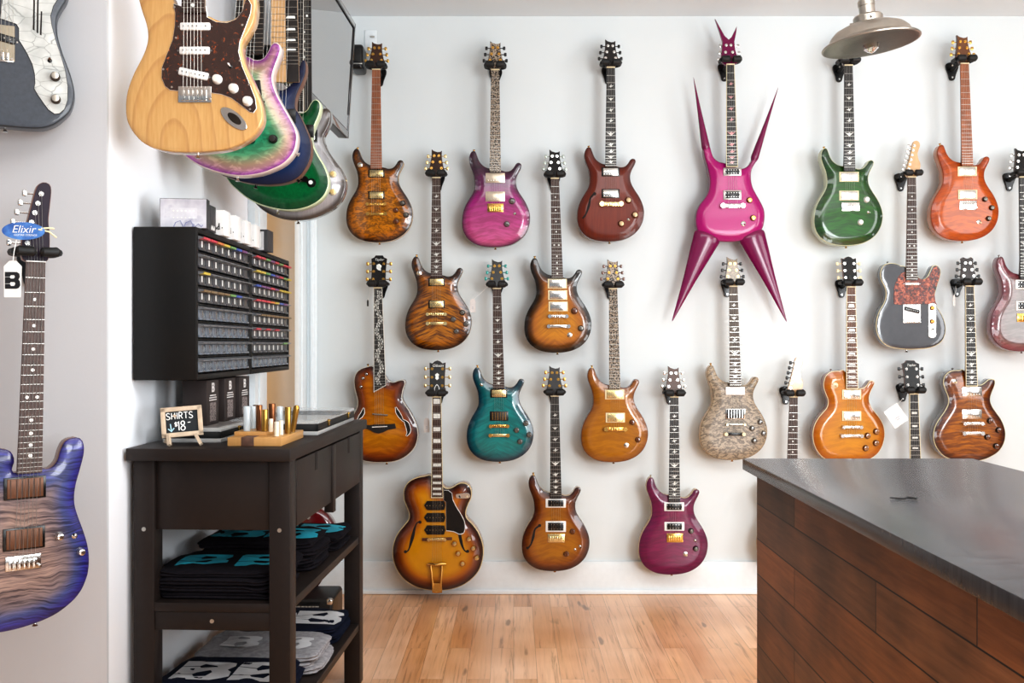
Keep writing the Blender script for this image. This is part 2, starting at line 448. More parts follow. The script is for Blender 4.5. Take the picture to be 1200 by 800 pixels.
        for i, k in enumerate((1, 3, 5, 7, 9, 12, 15, 17, 19, 21)):
            if k > frets: break
            y = (fy(k)+fy(k-1))/2; g = fy(k)-fy(k-1); W = hw(y)*2
            if y > end-1: break
            if k == 1 and inlay not in ('block',): continue
            if inlay == 'bird': poly(BIRDS[i % 3], y, W/10*(1.1 if k != 12 else 1.4)*min(1, g/3.6))
            elif inlay == 'dot':
                r = W*.085
                c = [(-W*.22, 0), (W*.22, 0)] if k == 12 else [(0, 0)]
                for cx, _ in c: poly([(cx+r*math.cos(j*math.pi/5), r*math.sin(j*math.pi/5)) for j in range(10)], y)
            elif inlay == 'trap': poly([(-W*.34, -g*.26), (W*.34, -g*.26), (W*.26, g*.26), (-W*.26, g*.26)], y)
            elif inlay == 'block': poly([(-W*.36, -g*.34), (W*.36, -g*.34), (W*.36, g*.34), (-W*.36, g*.34)], y)
            elif inlay == 'sblock': poly([(W*.05, -g*.2), (W*.42, -g*.2), (W*.4, g*.2), (W*.12, g*.2)], y)
            elif inlay == 'bar': poly([(-W*.27, -g*.16), (W*.27, -g*.16), (W*.27, g*.16), (-W*.27, g*.16)], y)
        if inlay == 'vine':
            rnd = random.Random(3); y = 3
            path = []
            while y < end-4:
                sway = math.sin(y*.22)*hw(y)*.35
                path.append((ax(y)+sway, y))
                for sg in (-1, 1):
                    a = rnd.uniform(-.5, .5); q = rnd.uniform(1.1, 1.7)
                    cx, cy = ax(y)+sway+sg*rnd.uniform(1.2, 2.2), y+rnd.uniform(-.8, .8)
                    if abs(cx-ax(y))+1 < hw(y):
                        m.prism(s.px([(cx+q*math.cos(a+j*1.5708)*(1 if j % 2 else .55), cy+q*math.sin(a+j*1.5708)*(1 if j % 2 else .55)) for j in range(4)]), -.001, .0007, 2)
                y += 2.6
            for (x0, y0), (x1, y1) in zip(path, path[1:]):
                m.prism(s.px([(x0-.25, y0), (x0+.25, y0), (x1+.25, y1), (x1-.25, y1)]), -.001, .0006, 2)
        s.part('fretboard', m, [board, STEEL, inl, bind or CREAM, EBONY])
        # neck shaft: D section under the board
        he = heel or end*.99
        V, Fc = [], []; K = 9
        rows = [(-3, .013), (2, .016), (end*.3, .017), (end*.6, .018), (end*.8, .02), (he, .034)]
        for y, dep in rows:
            for j in range(K):
                w = math.pi*j/(K-1)
                V.append(((ax(y)-hw(max(0, y))*math.cos(w))*u, (.0052+dep*math.sin(w)**.8), -y*u))
        for i in range(len(rows)-1):
            for j in range(K-1):
                Fc.append((i*K+j, (i+1)*K+j, (i+1)*K+j+1, i*K+j+1))
            Fc.append((i*K, i*K+K-1, (i+1)*K+K-1, (i+1)*K))
        Fc.append(tuple(range(K))[::-1]); Fc.append(tuple((len(rows)-1)*K+j for j in range(K)))
        s.part('neck', MB().add(V, Fc), mat)
        m = MB()
        m.box((0, -.0005, .7*u), (w0*u*1.03, .007, 1.5*u), .0008)
        s.part('nut', m, nutmat)
    def head(s, H, face, side, tuner=GOLD, post=None, f=1.0, ks=1.2, strings=False):
        u = s.u; post = post or tuner
        tan = math.tan(math.radians(H['ang'])); s.htan = tan
        out = [(x*f, y*f) for x, y in H['out']]
        if H['smooth']: out = smooth_closed(out, 60)
        p = s.px(out)
        if area(p) < 0: p = p[::-1]
        n = len(p); th = .0145
        top = lambda y: -.004-max(0, y)*tan
        q = inset(p, .0008)
        V = [(x, -(top(y)-th), y) for x, y in p]+[(x, -(top(y)-.0008), y) for x, y in p]+[(x, -top(y), y) for x, y in q]
        Fc = [(k*n+i, k*n+(i+1) % n, (k+1)*n+(i+1) % n, (k+1)*n+i) for k in range(2) for i in range(n)]
        ms = [1]*(2*n)
        Fc += [tuple(2*n+i for i in range(n)), tuple(range(n))[::-1]]; ms += [0, 1]
        mb = MB(); mb.v, mb.f, mb.m = V, Fc, ms
        ho = s.part('headstock', mb, [face, side])
        s.htop = lambda dx, dy: top(-dy*u)
        for (x, y), k in zip(H['pegs'], H['keys']):
            x, y, k = x*f, y*f, k*f
            o = top(-y*u); m = MB()
            X, Z = x*u, -y*u
            m.cyl((X, -o+.001, Z), (X, -(o+.0025), Z), 1.45*u*f*ks, None, 12)
            m.cyl((X, -o, Z), (X, -(o+.008), Z), .75*u*f*ks, None, 8)
            sg = 1 if k > 0 else -1
            bk = o-th*.75
            m.cyl((X, -bk, Z), (k*u, -bk, Z), .5*u*f*ks, None, 8, 1)
            kx = (k+sg*1.0*f*ks)*u
            b = rbox_data(2.6*u*f*ks, .008, 3.5*u*f*ks, .003)
            m.add(b[0], b[1], 1, Matrix.Translation((kx, -bk, Z)))
            s.part('tuning_machine', m, [post, tuner])
        if strings:
            pk = sorted(H['pegs'], key=lambda q: -q[1])
            for k in range(6):
                x, y = pk[k][0]*f, pk[k][1]*f
                s.part('string', MB().tube([((k/5-.5)*15*u, -.0022, 0), (x*u, -(top(-y*u)+.006), -y*u)], .0004, 4), STEEL)
        return ho
    def cover(s, pts, mat, name='truss_cover', o=.0012):
        m = MB()
        p = s.px(pts); tan = s.htan
        m.prism(p, 0, o)
        m.v = [(x, y+.004+max(0, z)*tan, z) for x, y, z in m.v]
        return s.part(name, m, mat)
    def pickup(s, typ, dx, dy, w=19, h=9.5, cov=CHROME, ring=BLACK, ang=0, pole=CHROME):
        u = s.u; o0 = s.ztp(dx, dy)-.002; top = max(-.0045, s.ztp(dx, dy)+.0045)
        M = Matrix.Translation((dx*u, 0, -dy*u)) @ Matrix.Rotation(math.radians(ang), 4, 'Y')
        W, Hh = w*u, h*u
        def bx(x, z, sx, sz, a, b, bev=.001, mi=0): m.box((0, 0, 0), (sx, b-a, sz), bev, mi, M @ Matrix.Translation((x, -(a+b)/2, z)))
        def poles(rows, sz=.0024):
            for z in rows:
                for k in range(6):
                    m.add(*cyl_y(.0018 if s.u < .0042 else .0024), 1, M @ Matrix.Translation((W*(-.36+.144*k), -top, z)))
        m = MB()
        if typ == 'cov':
            if ring: bx(0, 0, W*1.0, Hh*1.0, o0, top-.003, .001, 2)
            bx(0, 0, W*(.84 if ring else 1), Hh*(.84 if ring else 1), o0, top, .002)
            poles([-Hh*.26])
            o = s.part('pickup', m, [cov, pole, ring or cov])
        elif typ == 'open':
            bx(0, 0, W, Hh, o0, top-.003, .003, 2); bx(0, 0, W*.76, Hh*.7, o0, top, .0015)
            poles([-Hh*.2, Hh*.2])
            o = s.part('pickup', m, [cov, pole, ring])
        elif typ == 'coil':
            if ring: bx(0, 0, W, Hh, o0, top-.003, .001, 2)
            bx(0, 0, W*.86, Hh*.86, o0, top, .001)
            for k in range(6): bx(W*(-.35+.14*k), 0, W*.025, Hh*.8, top-.001, top+.0006, 0, 1)
            o = s.part('pickup', m, [cov, pole, ring or cov])
        elif typ == 'single':
            r = Hh*.5
            bx(0, 0, W, Hh, o0, top, Hh*.42)
            poles([0])
            for sg in (-1, 1): m.add(*cyl_y(.0022), 1, M @ Matrix.Translation((sg*(W*.5+.003), -(o0+.003), 0)))
            o = s.part('pickup', m, [cov, pole])
        elif typ == 'dog':
            p = [(-W*.5, 0), (-W*.36, -Hh*.5), (W*.44, -Hh*.5), (W*.5, 0), (W*.44, Hh*.5), (-W*.36, Hh*.5)]
            m.prism(p, o0, top, 0, M, bev=.002); poles([0])
            o = s.part('pickup', m, [cov, pole])
        return o
    def bridge(s, typ, dx, dy, w=24, h=4.5, mat=CHROME, post=None, ang=0, name=None):
        u = s.u; o0 = s.ztp(dx, dy); m = MB(); W, Hh = w*u, h*u
        M = Matrix.Translation((dx*u, 0, -dy*u)) @ Matrix.Rotation(math.radians(ang), 4, 'Y')
        def bx(x, z, sx, sz, a, b, bev=.0008, mi=0): m.box((0, 0, 0), (sx, b-a, sz), bev, mi, M @ Matrix.Translation((x, -(o0+(a+b)/2), z)))
        if typ in ('tom', 'tail', 'wrap'):
            bx(0, 0, W*.82, Hh*.8, .003, .0105, .0018)
            for sg in (-1, 1):
                m.add(*cyl_y(Hh*.5, .013), 1, M @ Matrix.Translation((sg*W*.43, -o0-.006, 0)))
            if typ != 'tail':
                for k in range(6): bx(W*(-.27+.108*k), (-1 if k % 2 else 1)*Hh*.1, W*.06, Hh*.62, .009, .0125, .0006)
            nm = {'tom': 'bridge', 'wrap': 'bridge', 'tail': 'tailpiece'}[typ]
        elif typ == 'trem':
            bx(0, 0, W, Hh, 0, .0035, .0008)
            for k in range(6):
                bx(W*(-.36+.135*k), -Hh*.08, W*.105, Hh*.66, .003, .0085, .0008)
                m.add(*cyl_y(.001, .003), 1, M @ Matrix.Translation((W*(-.36+.135*k), -o0-.005, Hh*.42)))
            m.add(*cyl_y(.0028, .008), 1, M @ Matrix.Translation((W*.46, -o0-.006, -Hh*.3)))
            nm = 'bridge'
        return s.part(name or nm, m, [mat, post or mat])
    def knob(s, dx, dy, mat=BLKK, r=3.2, cap=None, h=.013, name='control_knob', base=0):
        o = s.ztp(dx, dy); R = r*s.u
        m = MB()
        M = Matrix.Translation((dx*s.u, -o, -dy*s.u)) @ Matrix.Rotation(math.pi/2, 4, 'X')
        m.lathe([(R*1.08, -.002), (R*1.08, .001), (R, .003), (R*.82, h*.9), (R*.72, h)], 20, 0, M)
        m.lathe([(R*.74, h-.0004), (R*.72, h+.0006), (R*.6, h+.001), (0, h+.001)], 20, 1, M)
        return s.part(name, m, [mat, cap or mat])
    def toggle(s, dx, dy, mat=CREAM, ring=None, r=2.0, lean=(.6, -1)):
        o = s.ztp(dx, dy); u = s.u
        m = MB()
        M = Matrix.Translation((dx*u, -o, -dy*u)) @ Matrix.Rotation(math.pi/2, 4, 'X')
        R = r*u
        m.lathe([(R*1.5, -.003), (R*1.5, .0012), (R, .003), (R*.6, .004), (0, .004)], 16, 1, M)
        b = Vector((dx*u, -o, -dy*u)); e = b+Vector((lean[0]*.007, -.015, lean[1]*.005))
        m.tube([b, b.lerp(e, .5), b.lerp(e, .8), e], [R*.35, R*.4, R*.65, R*.4], 10, 0)
        return s.part('toggle_switch', m, [mat, ring or CHROME])
    def strings(s, to, w0=None, w1=None, dxe=None, each=False, n=6, r=.00035):
        u = s.u; dx = dxe if dxe is not None else s.dxe*to/s.end
        w0 = w0 or 7.2; w1 = w1 or 10.4
        zb = .004; m = MB()
        for k in range(n):
            t = k/(n-1)-.5
            mm = MB() if each else m
            mm.tube([(t*w0*u, -.0022, 0), ((dx+t*w1)*u, -zb, -to*u), ((dx+t*w1)*u, -(s.ztp(dx, to)+.007), -(to+1.5)*u)], r, 4)
            if each: s.part('string', mm, STEEL)
        if not each: s.part('strings', m, STEEL)
    def strap(s, dx, dy, dirx=0, diry=1, mat=CHROME):
        u = s.u; o = (s.o_top-s.carve+s.back)/2
        a = Vector((dx*u, -o, -dy*u)); d = Vector((dirx, 0, -diry)).normalized()
        m = MB()
        m.tube([a-d*.004, a+d*.003, a+d*.006, a+d*.0085, a+d*.0095], [.004, .003, .0045, .0068, .004], 12)
        s.part('strap_button', m, mat)
    def fhole(s, pts, rad, name='sound_hole', mat=VOID, dots=()):
        """sweep of a flat ribbon lying on the top; pts relative px, rad px per point"""
        p = smooth_closed(pts, 24, False); k = len(p)
        L, R = [], []
        for i in range(k):
            a = Vector(p[max(0, i-1)]); b = Vector(p[min(k-1, i+1)]); t = (b-a).normalized(); nn = Vector((-t.y, t.x))
            q = i/(k-1)*(len(rad)-1); j = min(int(q), len(rad)-2); r = rad[j]+(rad[j+1]-rad[j])*(q-j)
            c = Vector(p[i]); L.append(c+nn*r); R.append(c-nn*r)
        m = MB(); V, Fc = [], []
        for a, b in zip(L, R):
            for c in (a, (a+b)/2, b):
                V.append((c.x*s.u, -(s.ztp(c.x, c.y)+.0009), -c.y*s.u))
        for i in range(k-1):
            for j in (0, 1): Fc.append((i*3+j, i*3+j+1, (i+1)*3+j+1, (i+1)*3+j))
        m.add(V, Fc)
        for x, y, r in dots:
            c = [(x+r*math.cos(j*math.pi/6), y+r*math.sin(j*math.pi/6)) for j in range(12)]
            m.add([(a*s.u, -(s.ztp(a, b)+.001), -b*s.u) for a, b in c], [tuple(range(12))])
        return s.part(name, m, mat)
    def plate(s, pts, mat, name='pickguard', o=.0035, o0=None, edge=None, smooth=0, bev=.0008, base=None):
        p = smooth_closed(pts, smooth) if smooth else pts
        cx = sum(a for a, b in p)/len(p); cy = sum(b for a, b in p)/len(p)
        z = s.o_top if base is None else base
        m = MB(); m.prism(s.px(p), z-.004 if o0 is None else o0, z+o, 0, mi_side=1 if edge else 0, bev=bev)
        return s.part(name, m, [mat, edge] if edge else mat)

_cy = {}
def cyl_y(r, h=.0014, n=10):
    k = (round(r, 5), h)
    if k not in _cy:
        V = [(r*math.cos(2*math.pi*j/n), sg*h, r*math.sin(2*math.pi*j/n)) for sg in (1, -1) for j in range(n)]
        Fc = [(j, (j+1) % n, n+(j+1) % n, n+j) for j in range(n)]+[tuple(range(n))[::-1], tuple(n+j for j in range(n))]
        _cy[k] = (V, Fc)
    return _cy[k]

_hang = {}
def hanger(nut, Y, label, wall='back', loc=None, u=None, yaw=0, f=1.0, group='guitar hangers on the back wall', wdx=0, pr=1.0):
    u = (u or Y/F)*f; p = loc or P(nut[0], nut[1], Y)
    h = empty('guitar_hanger', p, label, 'guitar hanger', group, yaw)
    oy = -4.6*u                       # just above the nut (screen y), local z = +
    z = 5.4*u
    for sg in (-1, 1):
        m = MB(); x0, x1 = sg*1.2*u, sg*9.0*u
        m.tube([(x0, -.023, z+.001), (x0+sg*1.2*u, -.023, z), (x1-sg*1.5*u, -.022, z), (x1+sg*.4*u, -.021, z+.001), (x1+sg*1.8*u, -.018, z+.001)], [2.6*u*pr, 4.0*u*pr, 4.1*u*pr, 4.2*u*pr, 2.8*u*pr], 12)
        m.build('pad', BLKM, h)
    m = MB(); pts = []
    for k in range(13):
        a = math.pi*(k/12)
        pts.append((-11.2*u*math.cos(a), .024+.028*math.sin(a)+0, z))
    pts = [(-11.2*u, -.012, z)]+pts+[(11.2*u, -.012, z)]
    m.tube(pts, 2.1*u, 8)
    m.build('yoke', BLKM, h)
    R = Matrix.Rotation(-yaw, 3, 'Z')
    if wall == 'back' or wall == 'front':
        wy = (D if wall == 'back' else NY)-p.y
        wpt = R @ Vector((wdx, wy, 0)); nrm = R @ Vector((0, -1, 0)); side = R @ Vector((1, 0, 0))
    else:
        wpt = R @ Vector((WX-p.x, .02, 0)); nrm = R @ Vector((1, 0, 0)); side = R @ Vector((0, 1, 0))
    a = Vector((0, .05, z)); b = wpt+Vector((0, 0, z-.012))
    m = MB(); m.tube([a, a.lerp(b, .5), b], [.008, .009, .011], 10); m.build('arm', BLKM, h)
    shape = smooth_closed([(-.026, .03), (0, .036), (.026, .03), (.03, .012), (.018, -.022), (.012, -.044), (0, -.05), (-.012, -.044), (-.018, -.022), (-.03, .012)], 40)
    m = MB()
    M = Matrix((( side.x, -nrm.x, 0, wpt.x), (side.y, -nrm.y, 0, wpt.y), (0, 0, 1, z-.012), (0, 0, 0, 1)))
    m.prism(shape, .0005, .01, 0, M, bev=.002)
    pl = m.build('wall_plate', BLACK, h)
    for y in (.02, -.036):
        MB().add(*cyl_y(.0042, .0012), 0, M @ Matrix.Translation((0, -.0105, y))).build('screw', CHROME, pl)
    return h
# ------------------------------------------------------------------ the guitars on the back wall
YG = 4.5
GB = 'guitars hung on the back wall'
KCAP = pm('bronze_knob_cap', '#9a8468', .35, .9)
KBLK = dict(mat=BLKK, cap=pm('knob_top_grey', '#6a665f', .25, .6))
def L_(f): return 162.3*f
FBV = figured('abalone_vine_board', [(0, '#4a423b'), (5, '#4a423b')], fig='blot', fs=150, fstr=1, dark=(.22, .18, .15), bright=(7.2, 7.4, 7.2), coat=.2)
TIGERWOOD = pm('two_tone_rosewood', '#9a5a35', .4, var=.25, scale=30, coat=.3)

def dc(label, hang, nut, f, t, top, side, head, hside, tuner, board, inlay, pk, br, kn, tg=(), binding=None, dxe=None, post=None, bind=None, inl=PEARL, neck=NECKW, nutmat=CREAM, Y=YG, H=DC_HEAD, out=DC_OUT, strap=GOLD, carve=.009, split=None, w=.034):
    g = Guitar(label, nut, Y, group=GB, f=f)
    g.body(out, (top, side), t=t, binding=binding, carve=carve, w=w)
    e = (pk[0][2]-(pk[0][4])/2-.6)
    g.neck(L_(f), e, dxe=pk[0][1] if dxe is None else dxe, board=board, inlay=inlay, bind=bind, inl=inl, mat=neck, nutmat=nutmat, split=split)
    g.head(H, head, hside, tuner, f=f, post=post)
    for p in pk: g.pickup(p[0], *p[1:5], **p[5])
    for b in br: g.bridge(*b[:5], **b[5])
    for x, y, kw in kn: g.knob(x, y, **kw)
    for x, y, kw in tg: g.toggle(x, y, **kw)
    g.strings(br[-1][2]-1)
    g.strap(t*206*f, 206.8*f, 0, 1, strap); g.strap((-25+t*93)*f, 93.3*f, -.2, -1, strap)
    hanger(nut, Y, hang, f=f)
    return g
g_ring = dict(cov=GOLDL, ring=BLACK, pole=GOLD); 
s_ring = dict(cov=CHROME, ring=BLACK); s_plain = dict(cov=CHROME, ring=CREAM)
w_ring = dict(cov=BLACK, ring=WHITE)
IVG = pm('warm_nickel_cover', '#e4d6c2', .3, .8)

# top row
QB = figured('quilted_brown_stain', [(0, '#1c0d06'), (.7, '#3b1c0a'), (2.5, '#a8641c'), (6, '#c07c26')], fig='quilt', fs=66, dark=(.13, .09, .07), bright=(1.25, 1.2, 1.0))
dc('brown quilted-top electric guitar with gold pickups beside the television', 'black hanger holding the brown quilted guitar beside the television', (440.8, 81.9), .973, .012, QB, NATED,
   figured('head_rosewood', [(0, '#4a2814'), (3, '#6d4023')], fig='grain', fs=120), NECKW, GOLD, TIGERWOOD, 'none',
   [('cov', 0, 120.9, 19, 9.4, g_ring), ('cov', 0, 146.4, 19, 9.4, g_ring)],
   [('tom', .1, 157.3, 24, 4.2, dict(mat=GOLD)), ('tail', .5, 168.8, 24, 4.6, dict(mat=GOLD))],
   [(30.5, 155.8, KBLK), (34.4, 169.5, KBLK), (22.6, 164, dict(mat=AMBERK)), (23, 177, dict(mat=AMBERK))], [(-19.5, 110.5, {})], split=None, neck=EBONY)
PP = figured('purple_fade_flame', [], vgrad=[(-.80, '#d87aa4'), (-.70, '#c25c93'), (-.60, '#a83b84'), (-.52, '#702a5e'), (-.44, '#35182c')], fstr=.45, fs=70, edge_dark=('#3a1430', 2.2))
dc('pink-to-dark-purple fade electric guitar with pale pickups and full abalone vine neck', 'black hanger holding the pink and purple fade guitar', (580.3, 82.2), 1, 0, PP, MAHOG,
   FBV, NECKW, BLACK, FBV, 'none',
   [('cov', 0, 125.8, 22.6, 11.5, dict(cov=IVG, ring=IVG)), ('cov', 0, 147.6, 22.6, 11.5, dict(cov=IVG, ring=IVG))],
   [('trem', .3, 160.9, 18.8, 10, dict(mat=GOLD))],
   [(19.8, 153, dict(mat=CLEARK, r=3.6)), (13.6, 180, dict(mat=CLEARK, r=3.4))], [(23, 167.8, dict(mat=BLACK, r=1.1))], post=GOLD)
MH = figured('satin_mahogany', [(0, '#4b1f17'), (1.5, '#6b2e22'), (6, '#7d3a2a')], fig='grain', fs=60, fstr=.7, dark=(.6, .5, .5), rough=.42, coat=.35)
g = dc('satin reddish-brown electric guitar with one f-hole, nickel pickups and wooden knobs', 'black hanger holding the satin reddish-brown guitar', (715.8, 79.5), .98, -.003, MH, MAHOG,
   EBONY, NECKW, BLACK, EBONY, 'bird',
   [('cov', 0, 121.4, 21, 10.4, s_ring), ('cov', 0, 146.9, 21, 10.4, s_ring)],
   [('wrap', .8, 159.4, 26, 6, dict(mat=GOLDL))],
   [(20.8, 154.7, dict(mat=AMBERK, cap=KCAP, r=3.8)), (28.6, 171.9, dict(mat=AMBERK, cap=KCAP, r=3.8)), (12.5, 182.3, dict(mat=AMBERK, cap=KCAP, r=3.8))], [(20.8, 177.3, dict(r=1.1))], post=CHROME)
g.fhole([(-19, 147), (-23.5, 152), (-25.5, 161), (-29, 171), (-33, 176)], [1.2, .9, 1.5, .9, 1.0], dots=[(-18.8, 147, 2.0)])

# the magenta spiked guitar
MAG = figured('magenta_candy', [(0, '#7d0c4e'), (.8, '#ae1273'), (6, '#c01a80')], fig='x', fs=900, fstr=.2, rough=.25, coat=.45)
g = Guitar('magenta electric guitar with four long horn-like spikes and a forked headstock', (856, 76), YG, group=GB)
g.body(SPIKE_OUT, (MAG, MAG), carve=.012, w=.03, edge='x')
g.neck(165, 118.5, dxe=2, board=EBONY, inlay='bird', w0=9.4, w1=13.8, inl=pm('pink_shell_inlay', '#d59a9c', .3), bind=pm('ivory_binding', '#d8cda6', .4))
g.head(SPIKE_HEAD, MAG, MAG, CHROME)
for dy, h in ((124.75, 9.6), (152, 11.5)): g.pickup('open', 2.75, dy, 21.5, h, BLACK, pm('silvered_ring', '#b9b4ae', .3, .8))
g.bridge('wrap', 2.75, 165, 27, 6, CHROME)
for x, y in ((22.75, 158), (27, 179)): g.knob(x, y, AMBERK, 3.4, GOLD)
g.toggle(15.75, 185.75, pm('amber_toggle', '#8c2d5c', .3)); g.strings(164)
def spike(g, a0, a1, tip, o, dep):
    """tapering horn: base edge a0-a1, tip, in relative px"""
    u = g.u; m = MB(); V, Fc = [], []; K, n = 14, 16
    b = (Vector(a0)+Vector(a1))/2; hw = (Vector(a1)-Vector(a0)).length/2; T = Vector(tip); ax = (T-b); ax_n = ax.normalized(); sd = Vector((ax_n.y, -ax_n.x))
    prof = [(-.03, .75), (0, .96), (.015, 1.03), (.04, 1.04), (.08, .99), (.2, .86), (.35, .68), (.5, .51), (.65, .36), (.8, .22), (.92, .11), (.98, .05), (1, .0)]
    for t, r in prof:
        c = b+ax*t
        for j in range(n):
            w = 2*math.pi*j/n
            q = c+sd*hw*r*math.cos(w)
            V.append((q.x*u, -(o+dep*r*math.sin(w)), -q.y*u))
    for i in range(len(prof)-1):
        for j in range(n): Fc.append((i*n+j, i*n+(j+1) % n, (i+1)*n+(j+1) % n, (i+1)*n+j))
    m.add(V, Fc); g.part('spike', m, MAG)
r_ = lambda x, y: (x/4-76, y/4-66)
spike(g, r_(178, 655), r_(214, 641), r_(137, 311), -.035, .018)
spike(g, r_(408, 690), r_(440, 706), r_(538, 359), -.035, .018)
spike(g, r_(150, 1030), r_(262, 1082), r_(36, 1466), -.036, .024)
spike(g, r_(356, 1082), r_(464, 1026), r_(578, 1468), -.036, .024)
hanger((856, 76), YG, 'black hanger holding the magenta spiked guitar')

GRN = figured('green_flame', [(0, '#0c2a08'), (1.2, '#18480f'), (4, '#256014'), (7, '#2b6a1c')], fs=75, fstr=.7)
BND = pm('pale_green_binding', '#c3c9a8', .35, coat=.6)
dc('glossy green flame-top electric guitar below the pendant lamp', 'black hanger behind the pendant lamp holding the green guitar', (994.5, 77), 1.017, .003, GRN, BND,
   EBONY, NECKW, BLACK, EBONY, 'bird',
   [('cov', 1.3, 129.7, 23, 11.5, dict(cov=CHROME, ring=CREAM)), ('cov', 1.3, 151.7, 23, 11.5, dict(cov=CHROME, ring=CREAM))],
   [('trem', 3, 164.8, 21, 10, dict(mat=CHROME))],
   [(22, 156.4, dict(mat=WHITE, r=3.4)), (14.7, 183, dict(mat=WHITE, r=3.2))], [(24, 171, dict(mat=WHITE, r=1.1))], binding=BND, post=CHROME)
ORG = figured('orange_flame', [(0, '#a2471c'), (1.5, '#bd5a26'), (6, '#cb6c34')], fs=70, fstr=.6, dark=(.5, .38, .3), coat=.5)
dc('orange flame-top electric guitar with chrome pickups and four small controls', 'black hanger holding the orange guitar at the upper right', (1130.6, 75), .998, .009, ORG, pm('orange_natural_side', '#b4672f', .35, coat=.7),
   pm('brown_head_wood', '#6e4222', .35, coat=.6), NECKW, GOLD, TIGERWOOD, 'none',
   [('cov', 4, 125.3, 22.5, 11.2, s_plain), ('cov', 4.4, 152.5, 22.5, 11.2, s_plain)],
   [('trem', 5, 165, 20, 10.5, dict(mat=CHROME))],
   [(24.7, 158, dict(KBLK, r=3)), (32.7, 168, dict(KBLK, r=3)), (29, 180.6, dict(KBLK, r=3))], [(17.7, 184.7, dict(mat=CREAM, r=1.8))], dxe=3.4, post=GOLD)

# second row
TIG = figured('tiger_brown_flame', [(0, '#1d0f06'), (1, '#4a260c'), (3, '#a3631a'), (6, '#b8781f')], fs=76, dark=(.22, .15, .1), fstr=.95, slope=.42, bright=(1.15, 1.1, 1))
dc('tiger-striped brown electric guitar with gold pickups and four knobs, second row', 'black hanger holding the tiger-striped brown guitar', (511.2, 208.7), .974, .007, TIG, NATED,
   figured('head_brown_maple', [(0, '#3d2212'), (3, '#5d3820')], fig='grain', fs=120), NECKW, GOLDL, ROSE, 'bird',
   [('cov', .2, 121.6, 19, 9.4, g_ring), ('cov', .2, 147.7, 19, 9.4, g_ring)],
   [('tom', .2, 159.4, 24, 4.2, dict(mat=GOLDL)), ('tail', .2, 170.3, 24, 4.6, dict(mat=GOLDL))],
   [(30.4, 157.5, KBLK), (19.7, 165.3, dict(mat=CLEARK)), (34.6, 170.8, dict(mat=CLEARK)), (23.3, 179.4, dict(mat=CLEARK))], [(-20.4, 111, {})], post=GOLD)
TSB = figured('tobacco_sunburst', [(0, '#0c0704'), (1.2, '#1d0f05'), (3.0, '#6f3f0b'), (4.6, '#b87010'), (8, '#d08a12')], fs=60, fstr=.5, dark=(.5, .4, .3), slope=.8)
dc('tobacco-sunburst electric guitar with three chrome pickups', 'black hanger holding the three-pickup sunburst guitar', (650.2, 209.5), .985, .017, TSB, pm('near_black_side', '#1a0f09', .25, coat=1),
   BLACK, NECKW, pm('pearl_tuner_button', '#b9c3bb', .25, .3), ROSE, 'dot',
   [('cov', 3, 122.7, 22.5, 11.5, s_plain), ('cov', 3.4, 136, 22.5, 11.5, s_plain), ('cov', 4, 149.3, 22.5, 11.5, s_plain)],
   [('tom', 4, 161, 23, 4.4, dict(mat=CHROME)), ('tail', 4.5, 172.7, 27, 4.6, dict(mat=CHROME))],
   [(23, 154.7, dict(mat=AMBERK, r=3.8)), (30.6, 175, dict(KBLK, r=3.4))], [(17.7, 182.8, dict(mat=WHITE))], post=CHROME)

# charcoal single-cut with tortoiseshell guard
CHA = pm('charcoal_lacquer', '#34353b', .25, coat=1)
TORT = NT('red_tortoiseshell'); TORT.set(Roughness=.25, Coat_Weight=1)
TORT.l(TORT.ramp(TORT.noise(TORT.obj(), 75, 4, .65, .8), [(.38, '#2a1110'), (.5, '#7c2f20'), (.62, '#c06a48')]), TORT.p.inputs['Base Color']); TORT = TORT.mat
def zz(pts, s, zx, zy): return zc(pts, s, zx, zy)
g = Guitar('charcoal slab-body electric guitar with red tortoiseshell pickguard and maple headstock', (1068.7, 208), YG, group=GB)
IVB = pm('aged_ivory_binding', '#d9cfa9', .4, coat=.5)
g.body(TELE_OUT, (CHA, pm('charcoal_side', '#2c2d32', .3, coat=.8)), carve=.001, w=.01, binding=IVB, thick=.044)
g.neck(165, 119.5, dxe=0, board=ROSE, inlay='dot', w0=9.4, w1=13.6, mat=MAPLE)
g.head(FEND_HEAD, MAPLE, MAPLE, CHROME, f=.93)
q = lambda pts: zz(pts, 6.4, 312, -557)
g.plate(q([(268,148),(240,158),(215,185),(197,225),(184,272),(181,330),(184,392),(240,396),(250,390),(382,390),(440,392),(470,384),(495,386),(506,398),(494,365),(489,320),(497,270),(516,220),(530,172),(526,128),(505,108),(482,117),(467,147),(447,182),(415,206),(385,203),(364,192),(358,212),(270,212)]), TORT, o=.002)
g.pickup('single', 1, 124.5, 17, 3.6, CHROME, pole=CHROME)
g.plate(q([(250,392),(384,392),(384,530),(250,530)]), CHROME, 'bridge_plate', o=.003)
g.pickup('single', .7, 155.2, 18.6, 4.4, BLACK, ang=14)
g.bridge('trem', .9, 168, 19.5, 4.6, CHROME, name='saddle')
g.plate(q([(440,400),(446,388),(470,384),(494,388),(500,400),(500,625),(494,640),(470,646),(446,640),(440,625)]), CHROME, 'control_plate', o=.003)
for y in (420, 522): g.knob((467-312)/6.4, (y+557)/6.4, pm('brass_knob', '#a8763c', .25, 1), 2.7)
g.toggle((468-312)/6.4, (575+557)/6.4, BLACK, CHROME, 1.3)
g.strings(168); g.strap(-3, 202.3, 0, 1, CHROME); g.strap(-25, 100, -.2, -1, CHROME)
hanger((1068.7, 208), YG, 'black hanger holding the charcoal guitar', f=.9)
